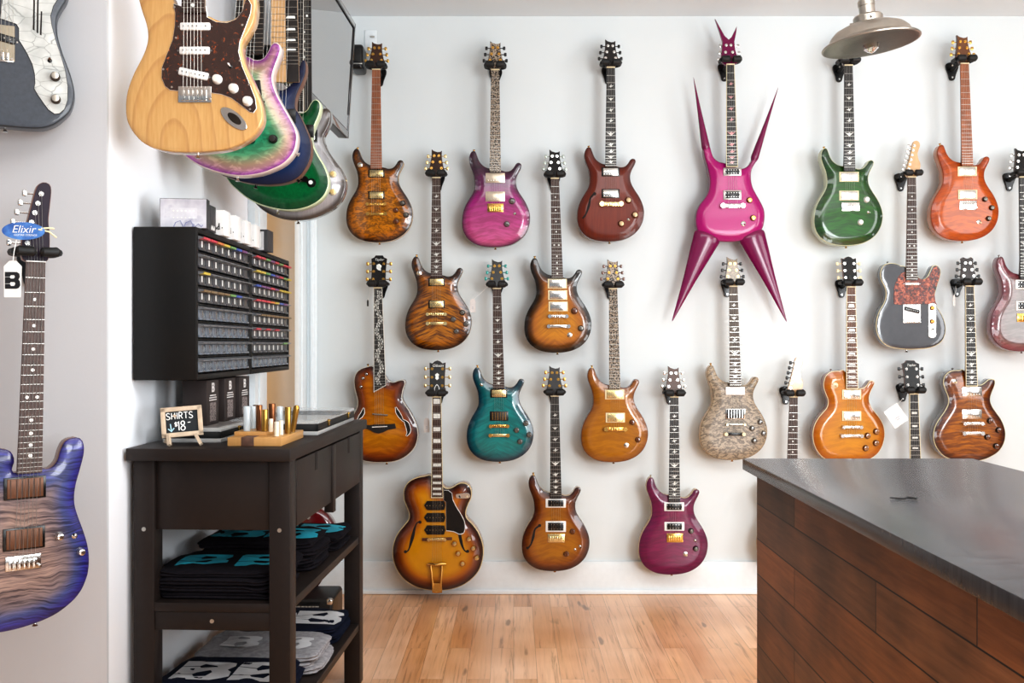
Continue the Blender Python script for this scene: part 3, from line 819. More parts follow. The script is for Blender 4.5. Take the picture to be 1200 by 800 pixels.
# greyed purple guitar cut by the right edge of the frame
GP = figured('faded_grey_purple', [(0, '#6b3440'), (1.5, '#8a5058'), (4, '#85706f'), (7, '#7f7672')], fs=70, fstr=.5)
dc('faded grey-purple electric guitar at the right edge of the photo', 'black hanger at the far right holding the grey-purple guitar', (1199.5, 208), .985, .016, GP, pm('plum_side', '#8a4e55', .35, coat=.8),
   BLACK, NECKW, CHROME, EBONY, 'bird', [('open', 3, 125, 22.5, 11, w_ring), ('open', 3.4, 150, 22.5, 11, w_ring)],
   [('trem', 3.6, 164, 20, 10, dict(mat=GOLD))], [(24, 157, KBLK), (30, 175, KBLK)], post=CHROME, strap=CHROME)

# third row
KOA = figured('koa_sunburst', [(0, '#2a0e06'), (1.2, '#48180a'), (3.2, '#8a3f0f'), (5.5, '#b96b15'), (9, '#c98220')], fs=45, fstr=.55, dark=(.5, .38, .28), slope=.2, x0=.012)
g = Guitar('koa sunburst thinline guitar with leaf-shaped sound holes and a vine-inlaid fretboard', (442.8, 337.8), YG, group=GB)
g.body(T5_OUT, (KOA, MAHOG), carve=.006, w=.03, thick=.05, binding=pm('grey_white_binding', '#cfcbc0', .4))
q = lambda pts: zc(pts, 5.714, 187, -412)
g.neck(163, 117, dxe=2.3, board=EBONY, inlay='vine', w0=10, w1=14.5, bind=pm('white_binding', '#dedbd2', .4), slant=4)
g.head(FLAT_HEAD, BLACK, NECKW, GOLD)
for p, rr in (([(305,383),(318,418),(345,462),(356,478)], [.15,1.9,1.7,.2]), ([(352,468),(378,492),(392,545),(376,578)], [.2,2.2,2.2,.15]), ([(90,388),(82,425),(60,455),(48,470)], [.15,1.8,1.8,.2])):
    pp = q(p)
    g.fhole(pp, [r+.75 for r in rr], 'sound_hole_binding', WHITE)
    m = g.fhole(pp, rr); m.location.y = -.0006
m = MB(); m.tube([((x-187)/5.714*g.u, -(g.o_top+.004), -(y+412)/5.714*g.u) for x, y in ((150, 430), (252, 438))], .0042, 12); g.part('pickup', m, CHROME)
g.plate(q([(95,500),(130,505),(160,500),(250,498),(300,494),(307,525),(285,530),(255,535),(220,552),(190,560),(160,552),(130,535),(95,525)]), EBONY, 'bridge', o=.008, bev=.0015)
m = MB(); m.tube([((x-187)/5.714*g.u, -(g.o_top+.009), -(y+412)/5.714*g.u) for x, y in ((148, 517), (250, 512))], .0022, 8); g.part('saddle', m, WHITE)
for x, y in ((85, 190), (108, 162), (72, 248)): g.knob((x-187)/5.714, (y+412)/5.714, BLACK, 1.9, CHROME, h=.006)
g.strings(162.5, dxe=2.2); g.strap(9, 205, 0, 1, GOLD); g.strap(-13, 91, -.2, -1, GOLD)
def head_text(g, txt, dx, dy, size, mat, shear=0, name='logo'):
    cu = bpy.data.curves.new('logo', 'FONT'); cu.body = txt; cu.size = size*g.u; cu.align_x = 'CENTER'; cu.align_y = 'CENTER'; cu.shear = shear; cu.extrude = .0002
    tmp = bpy.data.objects.new('t', cu); me = bpy.data.meshes.new_from_object(tmp); bpy.data.objects.remove(tmp); me.name = name
    me.materials.clear(); me.materials.append(mat)
    o = link(name, me, g.root); o.location = (dx*g.u, -(g.htop(dx, dy)+.0008), -dy*g.u); o.rotation_euler = (math.radians(90)-math.atan(g.htan), 0, 0)
    return o
head_text(g, 'Taylor', .3, -34.4, 4.2, PEARL, .3)
g.cover([(-2.5,-28),(.5,-29.5),(3.5,-27),(2.5,-23.5),(3,-21),(-.5,-22),(-2.5,-24)], PEARL, 'headstock_inlay')
hanger((442.8, 337.8), YG, 'black hanger holding the koa guitar')

TEAL = figured('teal_flame', [(0, '#0c1f2c'), (.8, '#113647'), (2.4, '#146b73'), (6, '#1d8a87')], fs=55, fstr=.7, dark=(.5, .48, .48), slope=.5)
dc('teal flame-top electric guitar with black bridge pickup and teal tuner buttons', 'black hanger holding the teal guitar', (582.3, 338.5), .982, .0165, TEAL, NATED,
   BLACK, NECKW, TEALT, ROSE, 'bird',
   [('cov', 2.2, 122.4, 20, 10, dict(cov=GOLDL, ring=BLACK)), ('coil', 2.5, 149, 21.5, 11, dict(cov=pm('bronze_coil', '#2a1f17', .4), ring=BLACK, pole=GOLD))],
   [('tom', 2.7, 160.7, 23, 4.4, dict(mat=GOLD)), ('tail', 2.7, 171.6, 24, 4.4, dict(mat=GOLDL, post=GOLD))],
   [(33.8, 157.6, dict(mat=CLEARK)), (23, 165.7, dict(mat=CLEARK)), (37.7, 171, dict(mat=CLEARK)), (27, 179, dict(mat=CLEARK))], [(-18.4, 112, dict(mat=GOLD, r=1.2))], post=GOLD)
AMB = figured('vintage_amber_flame', [(0, '#6b340c'), (.7, '#93560a'), (3, '#b07008'), (7, '#b8780a')], fs=70, fstr=.5, dark=(.6, .5, .35))
dc('amber-yellow electric guitar with full abalone vine neck and gold bridge', 'black hanger holding the amber-yellow guitar', (718.5, 338.8), .983, .008, AMB, MAHOG,
   FBV, NECKW, AMBERK, FBV, 'none',
   [('cov', 2, 123.4, 22.5, 11.4, dict(cov=GOLDL, ring=CREAM)), ('cov', 2.8, 150.6, 22.5, 11.4, dict(cov=GOLDL, ring=CREAM))],
   [('wrap', 2.8, 163.9, 26, 5.4, dict(mat=GOLD))],
   [(22.6, 156, dict(mat=AMBERK)), (29.3, 176.5, dict(mat=AMBERK))], [(15.9, 183, dict(mat=WHITE))], post=GOLD)
ZEB = figured('grey_quilt', [(0, '#a08a70'), (.6, '#a89a88'), (3, '#ada193'), (7, '#b3a89b')], fig='quilt', fs=84, dark=(.15, .14, .135), rough=.5, coat=.2, bright=(1.12, 1.1, 1.05))
dc('grey zebra-quilted electric guitar with one white pickup, just left of the counter', 'black hanger holding the grey quilted guitar', (859.5, 336), .984, .004, ZEB, NATED,
   figured('grey_quilt_head', [(0, '#a4937c'), (3, '#a89a86')], fig='quilt', fs=90, dark=(.35, .32, .3)), NECKW, BLACK, pm('weathered_rosewood', '#5b5048', .5, var=.25), 'bird',
   [('cov', 2.5, 122, 22.5, 9.6, dict(cov=WHITE, ring=None)), ('coil', 2.8, 149, 23, 12, dict(cov=BLACK, ring=CHROME))],
   [('tom', 2.8, 161.3, 24, 2.4, dict(mat=STEEL, post=GOLDL)), ('tail', 1.7, 172.6, 24, 4.4, dict(mat=BLACK, post=CREAM))],
   [(32, 158.7, dict(mat=CLEARK)), (22.4, 166, dict(mat=CLEARK)), (36, 172, dict(mat=CLEARK)), (25, 180.6, dict(mat=CLEARK))], post=GOLD, neck=MAPLE)

LPT = figured('honey_burst', [(0, '#8a4a12'), (1.2, '#b2620f'), (4, '#cc820f'), (8, '#d69114')], fs=60, fstr=.4, dark=(.62, .5, .35))
g = Guitar('honey-amber single-cut electric guitar with trapezoid inlays, partly behind the counter', (997.5, 336.7), YG, group=GB)
g.body(LP_OUT, (LPT, pm('amber_mahogany_side', '#7a3a17', .3, coat=.8)), carve=.009, w=.034, thick=.05, binding=CREAM)
g.neck(160, 118, dxe=1.2, board=ROSEL, inlay='trap', bind=CREAM, w0=10.2, w1=14, mat=MAHOG)
g.head(dict(GIB_HEAD, out=[(x*.9, y*.86) for x, y in GIB_HEAD['out']], pegs=[(x*.9, y*.86) for x, y in GIB_HEAD['pegs']], keys=[k*.9 for k in GIB_HEAD['keys']]), BLACK, MAHOG, CREAM, CHROME)
for y in (282, 450): g.pickup('cov', 1.3, (y+555)/6.667, 22.5, 11.4, CHROME, CREAM)
g.bridge('tom', 1.4, 163.8, 23.5, 4, CHROME); g.bridge('tail', .8, 174, 26, 4.4, CHROME)
for x, y in ((517,605),(585,572),(582,662),(502,702)): g.knob((x-383)/6.667, (y+555)/6.667, AMBERK, 3.6, pm('amber_knob_top', '#8a5a2c', .2, coat=1))
g.toggle(-17.7, 114.7, CREAM, CREAM, 2.2); g.strings(173.5, dxe=.8); g.strap(-1, 206.6, 0, 1); g.strap(-20, 98, -.2, -1)
g.cover([(-2, -8), (2, -8), (1.2, -15), (-1.2, -15)], pm('black_cover', '#101010', .4))
hanger((997.5, 336.7), YG, 'black hanger holding the honey-amber single-cut guitar')
SCT = figured('tiger_burst', [(0, '#240b05'), (1, '#54200a'), (3, '#94500d'), (7, '#b56c10')], fs=84, fstr=.85, dark=(.36, .26, .2), slope=.15)
g = Guitar('dark-edged tiger-flame single-cut electric guitar at the right end of the counter', (1136.5, 335.7), YG, group=GB)
g.body(SC_OUT, (SCT, pm('dark_cherry_side', '#3c150b', .3, coat=1)), carve=.009, w=.034, thick=.05, binding=IVB)
g.neck(162, 116, dxe=2.4, board=EBONY, inlay='bird', bind=CREAM, w0=10, w1=14)
g.head(SC_HEAD, SCT, NECKW, BLACK, CHROME)
for y in (240, 402): g.pickup('cov', 3.6, (y+518)/6.15, 23, 11, CHROME, CHROME)
g.bridge('tom', 4.2, 160.6, 24, 4.6, CHROME); g.bridge('tail', 4, 172, 25, 4.8, CHROME)
for x, y in ((498,450),(560,517),(480,567),(543,632)): g.knob((x-347)/6.15, (y+518)/6.15, BLKK, 3.4, AMBERK)
g.toggle(-17, 111, CREAM, CHROME); g.strings(171.5, dxe=3.4); g.strap(4, 205.8, 0, 1); g.strap(-15, 98, -.2, -1)
hanger((1136.5, 335.7), YG, 'black hanger holding the tiger-flame single-cut guitar')

# bottom row
ESB = figured('archtop_sunburst', [(0, '#1c0a06'), (1.2, '#38140a'), (3.2, '#7d350c'), (5.6, '#c67313'), (8.5, '#e09a17')], fig='x', fs=30, fstr=.12)
q = lambda pts: zc(pts, 5.333, 329, -450)
g = Guitar('large hollow-body sunburst archtop guitar with three black pickups, lowest on the wall', (511.7, 465.5), 4.47, group=GB)
g.body(ES_OUT, (ESB, pm('maple_archtop_side', '#a8794a', .35, coat=.8)), carve=.014, w=.06, thick=.08, binding=pm('yellowed_binding', '#dcc592', .4, coat=.5))
g.neck(163, 117, dxe=.6, board=ROSE, inlay='block', bind=CREAM, w0=10.6, w1=14, mat=MAHOG)
g.head(GIB_HEAD, BLACK, MAHOG, GOLDL, GOLD)
head_text(g, 'Gibson', .6, -37, 4.6, PEARL, .35)
g.cover([(-2.4,-26.5),(0,-28.5),(2.4,-26.5),(1.6,-24),(2.2,-22),(0,-20),(-2.2,-22),(-1.6,-24)], PEARL, 'headstock_inlay')
g.cover([(-3,-5),(3,-5),(3,-11),(1.6,-14),(0,-15.5),(-1.6,-14),(-3,-11)], WHITE, o=.001)
g.cover([(-2.2,-5),(2.2,-5),(2.2,-11),(1,-13.4),(0,-14.4),(-1,-13.4),(-2.2,-11)], BLACK, 'truss_cover', o=.0016)
for y in (227, 302, 380): g.pickup('dog', -2.4, (y+450)/5.333, 25, 10.6, BLACK, None, pole=GOLDL)
gp = q([(372,130),(402,131),(425,150),(430,190),(450,232),(480,280),(502,325),(506,370),(498,398),(472,406),(435,390),(388,384),(386,205),(372,195)])
o = g.plate(gp, BLACK, o=.006, o0=g.o_top+.002, edge=WHITE, bev=.0012)
m = MB(); pp = [(x*g.u, -(g.o_top+.0062), -y*g.u) for x, y in smooth_closed(gp[3:12], 30, False)]; m.tube(pp, .0016, 6); m.build('pickguard_binding', WHITE, o)
g.plate(q([(238,430),(425,426),(425,442),(238,448)]), MAHOG, 'bridge_base', o=.008)
g.bridge('tom', .3, (438+450)/5.333, 22, 4, GOLDL)
for x, y in ((440,465),(530,437),(557,495),(463,527),(578,557),(490,590)): g.knob((x-329)/5.333, (y+450)/5.333, GOLD, 3.3, GOLDL)
for sx in (0, 1):
    p = [(222,328),(202,340),(190,372),(182,405),(170,450),(152,505),(130,522)] if not sx else [(470,392),(474,420),(478,440),(486,472),(500,505),(520,522)]
    g.fhole(q(p), [.7, .8, 1.5, 2.0, 1.5, .8, .7] if not sx else [1.6, 1.8, 1.8, 1.4, .9, .7], dots=[((a-329)/5.333, (b+450)/5.333, 1.9) for a, b in (((224,332),(132,517)) if not sx else ((522,514),))])
tp = MB()
Z0 = g.o_top+.012
def ep(x, y, o): return ((x-329)/5.333*g.u, -o, -(y+450)/5.333*g.u)
tp.tube([ep(272, 592, Z0-.002), ep(300, 590, Z0+.002), ep(328, 594, Z0+.003), ep(360, 588, Z0+.002), ep(386, 590, Z0-.002)], [.006, .0075, .008, .0075, .006], 10)
for xs in ((292, 306), (362, 356)): tp.tube([ep(xs[0], 600, Z0), ep(xs[1], 720, Z0-.003), ep(xs[1], 760, Z0-.012)], .0055, 8)
tp.prism(g.px(q([(304,712),(358,712),(362,766),(300,766)])), g.o_top-.012, g.o_top+.009, bev=.001)
tp.tube([ep(300, 766, g.o_top), ep(330, 770, g.o_top), ep(362, 766, g.o_top)], .006, 8)
g.part('tailpiece', tp, GOLD)
g.plate(q([(447,160),(470,154),(520,150),(535,158),(538,172),(525,182),(475,184),(452,180)]), CHROME, 'switch_plate', o=.002, smooth=30)
g.toggle((515-329)/5.333, (166+450)/5.333, CREAM, BLACK, 1.8); g.toggle((470-329)/5.333, (169+450)/5.333, BLACK, BLACK, 1.2)
g.strings(192, dxe=.2); g.strap(2, 229, 0, 1, GOLD)
hanger((511.7, 465.5), 4.47, 'black hanger holding the large archtop guitar')
SB9 = figured('amber_smoke_burst', [(0, '#2c1005'), (1.2, '#5a2509'), (3.6, '#94500d'), (7, '#b3720f')], fs=60, fstr=.5, dark=(.55, .42, .3), slope=.3)
g = dc('amber-brown sunburst electric guitar with one f-hole and white pickup rings, bottom row', 'black hanger holding the amber-brown f-hole guitar', (650, 464.5), .995, .003, SB9, NATED,
   EBONY, NECKW, GOLD, EBONY, 'bird', [('open', 1.4, 125.3, 24, 10.6, w_ring), ('open', 1.4, 152.7, 24, 13, w_ring)],
   [('trem', 1.9, 166.4, 20, 10, dict(mat=GOLDL))], [(21, 158.6, dict(mat=AMBERK)), (13.6, 185, dict(mat=AMBERK))], [(30, 176, dict(mat=BLACK, r=1.1)), (24, 179.5, dict(mat=CHROME, r=1))], post=GOLD)
g.fhole([(-18, 152), (-23, 156), (-25, 165), (-28, 174), (-32, 179)], [1.1, .9, 1.5, .9, 1.0], dots=[(-17.6, 151.6, 1.9), (-32, 178, 1.6)])
MGT = figured('magenta_flame_stain', [(0, '#5b1a3e'), (1.5, '#6d2148'), (6, '#7b2a50')], fs=80, fstr=.55, dark=(.6, .5, .6), coat=.6, rough=.35, bright=(1.15, 1.15, 1.1))
dc('dull magenta-purple flame-top electric guitar with white pickup rings, bottom row', 'black hanger holding the dull magenta-purple guitar', (790.2, 465.5), 1.01, -.006, MGT, NATED,
   pm('brown_maple_head', '#4e3023', .4, coat=.5), NECKW, CHROME, EBONY, 'bird', [('open', .2, 128.4, 23.5, 10.4, w_ring), ('open', .5, 151.5, 23.5, 10.4, w_ring)],
   [('trem', 1, 165, 19, 10.5, dict(mat=GOLD))], [(20, 156.9, KBLK), (25.4, 177.7, KBLK)], [(13.5, 184, dict(mat=CREAM, r=1.8)), (25, 168, dict(mat=CHROME, r=1))], strap=CHROME, post=CHROME, neck=NATED)
# two guitars whose bodies hang behind the counter
g = Guitar('electric guitar with natural maple six-in-line headstock, body hidden behind the counter', (930.2, 465.5), YG, group=GB)
g.body(TELE_OUT, (pm('butterscotch_lacquer', '#c58b3f', .25, coat=1), MAPLE), carve=.001, w=.01, thick=.044)
g.neck(165, 120, dxe=-2.5, board=ROSE, inlay='dot', w0=9.4, w1=13.6, mat=MAPLE, bind=None)
g.head(FEND_HEAD, MAPLE, MAPLE, BLACK, CHROME)
g.pickup('single', -2, 126, 17, 3.6, CHROME); g.pickup('single', -3, 155, 18.6, 4.4, BLACK, ang=14); g.bridge('trem', -3, 165, 20, 6, CHROME)
for y in (155, 170): g.knob(24, y, mat=CHROME, r=2.7)
g.strings(165); g.strap(-4, 202.3, 0, 1)
hanger((930.2, 465.5), YG, 'black hanger left of the counter back edge holding the maple-headed guitar')
g = Guitar('electric guitar with black headstock and bar inlays, body hidden behind the counter', (1071, 462), YG, group=GB)
g.body(LP_OUT, (pm('black_cherry_lacquer', '#2a0d10', .2, coat=1), MAHOG), carve=.012, w=.05, thick=.05, binding=CREAM)
g.neck(162, 118, dxe=3, board=EBONY, inlay='bar', bind=CREAM, w0=10.6, w1=14, mat=MAHOG)
g.head(dict(FLAT_HEAD, out=[(x*1.08, y) for x, y in FLAT_HEAD['out']]), BLACK, MAHOG, BLACK, CHROME)
head_text(g, 'Taylor', .3, -34.2, 4.2, PEARL, .3)
for y in (126, 150): g.pickup('cov', 3.2, y, 22, 11, CHROME, BLACK)
g.bridge('tom', 3.4, 163, 23, 4, CHROME); g.bridge('tail', 3.4, 174, 25, 4.4, CHROME)
for x, y in ((20,172),(30,166),(30,180),(18,186)): g.knob(x, y, mat=BLKK)
g.strings(173.5, dxe=3.3); g.strap(-1, 206.6, 0, 1)
hanger((1071, 462), YG, 'black hanger above the counter holding the black-headed guitar')
# ------------------------------------------------------------------ guitars fanned out along the side wall
GS = 'guitars fanned along the side wall'
def rel(pts, n): return [(x-n[0], y-n[1]) for x, y in pts]
def far_hanger(g, nut, Y, label): return hanger(nut, Y, label, wall='side', f=1.0, u=.0043, group='guitar hangers on the side wall')

# natural ash with tortoiseshell guard
ASH = NT('natural_ash'); ASH.set(Roughness=.3, Coat_Weight=.9, Coat_Roughness=.06)
o_ = ASH.obj(); X_, Y_, Z_ = ASH.sep(o_)
wv = ASH.n('ShaderNodeTexWave', wave_type='RINGS', rings_direction='Y', wave_profile='SAW'); wv.inputs['Scale'].default_value = 9; wv.inputs['Distortion'].default_value = 2.2; wv.inputs['Detail'].default_value = 2.5; wv.inputs['Detail Scale'].default_value = 1.2
ASH.l(ASH.comb(ASH.math('MULTIPLY', ASH.math('ADD', X_, .05), 1.0), Y_, ASH.math('MULTIPLY', ASH.math('ADD', Z_, .83), .42)), wv.inputs[0])
fine = ASH.noise(ASH.comb(ASH.math('MULTIPLY', X_, 90), 0, ASH.math('MULTIPLY', Z_, 9)), 2, 3)
ASH.l(ASH.mix(.35, ASH.ramp(wv.outputs[1], [(0, '#cfa669'), (.75, '#c99d5e'), (.93, '#b78850'), (1, '#c4995c')]), ASH.ramp(fine, [(.3, '#b88a50'), (.7, '#d6b07a')])), ASH.p.inputs['Base Color'])
ASH = ASH.mat
TORB = NT('brown_tortoiseshell'); TORB.set(Roughness=.25, Coat_Weight=.8)
TORB.l(TORB.ramp(TORB.noise(TORB.obj(), 90, 4, .6, .6), [(.3, '#2a1815'), (.6, '#3a221c'), (.68, '#8c431d'), (.74, '#b5602a')]), TORB.p.inputs['Base Color']); TORB = TORB.mat
n = (226, -223); YS = 2.38
g = Guitar('natural ash double-cut electric guitar with brown tortoiseshell pickguard, nearest on the side wall', n, YS, u=YS/F, group=GS)
so = [(208,8),(198,-8),(188,-30),(180,-50),(170,-58),(160,-52),(156,-35),(158,-15),(161,0),(164.4,12),(169,26),(171,40),(169,53.4),(163,67.7),(155,83),(147.8,102),(145,118.8),(146,137.8),(152.6,152),(163,164),(177.5,172),(196.5,176),(218,177),(241.6,176),(263,173.4),(282,166),(296,155.6),(304.6,142.5),(305.8,128),(302,111.6),(294,92.6),(285.6,73.6),(281,57),(282,47.5),(289,35.6),(295,23.8),(297.5,12),(298,2),(297,-8),(292,-15),(286,-12),(283.5,-2),(282,9.5),(276,17.8),(265.4,22.6),(253.5,21.9),(241.6,16.6)]
g.body(rel(so, n), (ASH, ASH), carve=.001, w=.01, thick=.044, t=0, n=170)
FBS = pm('dark_slab_board', '#3a2a24', .45, var=.25, scale=60)
g.neck(330, 237, w0=20, w1=27, dxe=0, board=FBS, inlay='dot', mat=MAPLE, frets=21)
g.head(dict(out=[(x*2, y*2) for x, y in FEND_HEAD['out']], pegs=[(x*2, y*1.95) for x, y in FEND_HEAD['pegs']], keys=[k*2 for k in FEND_HEAD['keys']], ang=1, smooth=True), MAPLE, MAPLE, CHROME)
pg = [(201.5,2.4),(203.6,14),(203.2,28.5),(200.6,45),(194,61.8),(188,78),(187.6,90),(191.8,99.8),(197.7,104.5),(208.4,105.7),(244,107.5),(258,109.5),(270,114),(282,123),(291.5,130.6),(296,131.2),(299.6,126),(298,114),(291.5,97.4),(282.6,76),(278.4,59.4),(279.8,47.5),(286.4,31),(292.6,14),(293.6,4),(289,-4),(285.5,0),(283,11),(275,21),(265,25),(252,24),(241.6,18.5),(240,6),(212,6)]
g.plate(rel(pg, n), TORB, o=.0022, edge=WHITE)
sm = MB()
for x, y in ((203,7),(205,43),(190,80),(200,101),(243,105),(292,127),(291,98),(280,70),(283,28)):
    sm.add(*cyl_y(.0028, .0008), 0, Matrix.Translation(((x-n[0])*g.u, -(g.o_top+.0028), -(y-n[1])*g.u)))
g.part('pickguard_screw', sm, CHROME)
for x, y, a in ((227.4, 29.7, 0), (226.7, 58, 0), (225.5, 85.5, 12)): g.pickup('single', x-n[0], y-n[1], 36, 9.4, WHITE, ang=a, pole=pm('pickup_pole_grey', '#8d8d8d', .4, .8))
for x, y in ((253.5, 92), (272.5, 102.6), (289, 117.6)): g.knob(x-n[0], y-n[1], WHITE, 5.8, pm('knob_top_offwhite', '#d8d6cf', .4), h=.015)
g.toggle(269-n[0], 77-n[1], WHITE, BLACK, 2.0, lean=(-.4, 1))
g.bridge('trem', 227-n[0], 109.5-n[1], 39, 19, CHROME)
jp = [(258+17*math.cos(a)*.77-0, 0) for a in (0,)]
jc = (272.5, 138); ja = math.radians(40)
g.plate([(jc[0]-n[0]+19*math.cos(w)*math.cos(ja)-8*math.sin(w)*math.sin(ja), jc[1]-n[1]+19*math.cos(w)*math.sin(ja)+8*math.sin(w)*math.cos(ja)) for w in [k*math.pi/14 for k in range(28)]], CHROME, 'jack_plate', o=.0025)
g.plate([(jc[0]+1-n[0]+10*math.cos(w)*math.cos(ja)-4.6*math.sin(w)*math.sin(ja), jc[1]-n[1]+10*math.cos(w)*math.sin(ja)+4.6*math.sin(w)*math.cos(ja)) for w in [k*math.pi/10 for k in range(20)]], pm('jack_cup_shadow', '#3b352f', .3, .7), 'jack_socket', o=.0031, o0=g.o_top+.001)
g.strings(326, 15, 21.5, 0, each=True, r=.0004)
g.strap(0.7, 177-n[1]+1, 0, 1); g.strap(170-n[0], -58-n[1], -.2, -1)
far_hanger(g, n, YS, 'black hanger near the ceiling holding the natural ash guitar')

PG = figured('violet_green_burst', [(0, '#84408e'), (.7, '#a768a6'), (1.5, '#c298a4'), (3.0, '#c0ac96'), (4.4, '#93ad8c'), (5.6, '#5f9f7c'), (8.5, '#3c9472')], fig='quilt', fs=44, fstr=.75, dark=(.62, .58, .58), coat=.6, slope=.05, bright=(1.08, 1.08, 1.08))
n = (301, -166); YS = 2.70
po = [(288,63),(296,67),(305,65.6),(311,58),(314.6,50),(319,46.4),(324.3,48),(327,54),(324,65),(320,75),(317,86),(318,96),(322.5,108.5),(330,122.5),(340,140),(344.7,150),(346,161),(342.5,176),(332,188.7),(317,197),(300,202.5),(278.7,204.7),(257,201.5),(234,194),(221,186.6),(210.6,178),(204,165),(203,145),(208,125),(216,105),(222,85),(222,65),(219,40),(222,22),(231,14),(242,24),(254,44),(266,58)]
g = Guitar('violet-edged green-centred quilted electric guitar, second in the fan on the side wall', n, YS, u=YS/F, group=GS)
CRB = pm('cream_lilac_binding', '#d9c9c4', .4, coat=.5)
g.body(rel(po, n), (PG, CRB), carve=.012, w=.05, thick=.042, binding=CRB)
g.neck(300, 228, w0=23, w1=36, dxe=-11, board=EBONY, inlay='none', mat=NECKW, frets=24)
g.head(dict(out=[(x*1.6, y*1.6) for x, y in DC_HEAD['out']], pegs=[(x*1.6, y*1.6) for x, y in DC_HEAD['pegs']], keys=[k*1.6 for k in DC_HEAD['keys']], ang=9, smooth=False), BLACK, NECKW, BLACK)
g.pickup('cov', -18, 270, 44, 18, BLACK, None, ang=-6); g.pickup('cov', -22, 310, 44, 18, BLACK, None, ang=6)
g.bridge('tom', -24, 330, 40, 8, BLACK)
g.knob(319-n[0], 162-n[1], BLACK, 5, pm('knob_top_black', '#2a2a2a', .4), h=.014)
g.toggle(307-n[0], 122-n[1], BLACK, BLACK, 1.6, lean=(1.0, 1.5))
g.strings(328, 19, 28, -23, n=7, r=.0004)
g.strap(273.4-n[0], 205.6-n[1], 0, 1); g.strap(231-n[0], 15-n[1], -.3, -1); g.strap(343-n[0], 176-n[1], 1, .5)
far_hanger(g, n, YS, 'black hanger near the ceiling holding the violet and green guitar')

BL = figured('slate_blue_stain', [(0, '#1c2038'), (1, '#222a4a'), (4, '#213a66'), (8, '#20487c')], fig='x', fs=110, fstr=.5, dark=(.6, .6, .65), coat=.15, rough=.55)
n = (331, -150); YS = 2.83
bo = [(313,98),(320,101),(328,103.6),(338,98),(345,87.5),(350,73.5),(353.5,67),(356,70),(356.2,82),(352,94.5),(347,105),(344,115.5),(344,126),(348,131),(356,148),(362,165),(361.7,182),(355,197),(344.7,208),(327.7,213.6),(306,214.7),(285,212),(264,205.7),(251,200),(238,190),(230,172),(232,150),(240,128),(248,108),(252,88),(248,62),(252,44),(262,40),(276,56),(290,82),(302,94)]
g = Guitar('dark blue multi-string guitar with half maple, half dark block-inlaid fretboard, third in the fan', n, YS, u=YS/F, group=GS)
g.body(rel(bo, n), (BL, pm('brown_side_wood', '#6c4a38', .45)), carve=.008, w=.03, thick=.042, n=150)
g.neck(300, 246, w0=27, w1=33, dxe=3, board=MAPLE, inlay='sblock', mat=MAPLE, frets=24, split=.55)
g.head(dict(out=[(x*1.9, y*1.5) for x, y in GIB_HEAD['out']], pegs=[(x*1.7, y*1.5) for x, y in GIB_HEAD['pegs']], keys=[k*1.8 for k in GIB_HEAD['keys']], ang=10, smooth=False), BLACK, NECKW, BLACK)
g.pickup('cov', -8, 285, 46, 16, BLACK, None); g.bridge('tom', -12, 318, 44, 8, BLACK)
g.strings(316, 23, 30, -12, n=8, r=.0004)
for x, y in ((296, 214.6), (345, 208)): g.strap(x-n[0], y-n[1], (x-305)/40, 1, BLACK)
g.strap(262-n[0], 40-n[1], -.3, -1, BLACK); g.knob(344-n[0], 180-n[1], BLACK, 4)
far_hanger(g, n, YS, 'black hanger near the ceiling holding the dark blue guitar')

GR = figured('emerald_burst', [(0, '#12402a'), (1.5, '#13522f'), (4, '#0f6a3c'), (8, '#0b7a44')], fig='x', fs=90, fstr=.8, dark=(.5, .55, .5), bright=(1.15, 1.15, 1.05), coat=.35)
n = (350, -112); YS = 3.10
go = [(338,131),(346.8,132),(357.4,128),(361.7,120.6),(366,115.3),(371,115.3),(374.5,120.6),(373.4,131),(369,142),(365,152.5),(363.8,163),(370,178),(378.7,193),(383.4,205.7),(383.4,218.5),(376.6,231),(363.8,240),(346.8,245),(327.7,245),(306,240),(289,232),(274.5,220.6),(267,213),(258,198),(257,182),(263,166),(272,152),(277,138),(274,118),(276,104),(285,98),(297,108),(312,122),(326,130)]
g = Guitar('emerald green electric guitar with pale binding and single recessed knob, fourth in the fan', n, YS, u=YS/F, group=GS)
LIM = pm('pale_lime_binding', '#c9d6b0', .4, coat=.5)
g.body(rel(go, n), (GR, LIM), carve=.006, w=.03, thick=.042, binding=LIM)
g.neck(262, 243, w0=12, w1=17, dxe=-3, board=EBONY, inlay='none', mat=MAPLE, bind=pm('board_binding_white', '#d8d6cc', .4), frets=36)
g.head(dict(out=[(x*1.5, y*1.5) for x, y in FLAT_HEAD['out']], pegs=[(x*1.5, y*1.5) for x, y in FLAT_HEAD['pegs']], keys=[k*1.5 for k in FLAT_HEAD['keys']], ang=10, smooth=False), BLACK, NECKW, CHROME)
g.pickup('cov', 0, 265, 34, 15, BLACK, None); g.pickup('cov', -4, 300, 34, 15, BLACK, None); g.bridge('tom', -6, 322, 32, 7, BLACK)
kx, ky = 364-n[0], 213.6-n[1]
o = g.plate([(kx+5.4*math.cos(w), ky+5.4*math.sin(w)) for w in [k*math.pi/10 for k in range(20)]], BLACK, 'knob_recess', o=.001, bev=.0004, base=g.ztp(kx, ky))
g.knob(kx, ky, pm('knob_green_black', '#10241a', .2), 3.4, WHITE, h=.012)
g.strings(320, 13, 22, -6); g.strap(322-n[0], 245.5-n[1], 0, 1); g.strap(285-n[0], 98-n[1], -.3, -1)
far_hanger(g, n, YS, 'black hanger near the ceiling holding the emerald guitar')

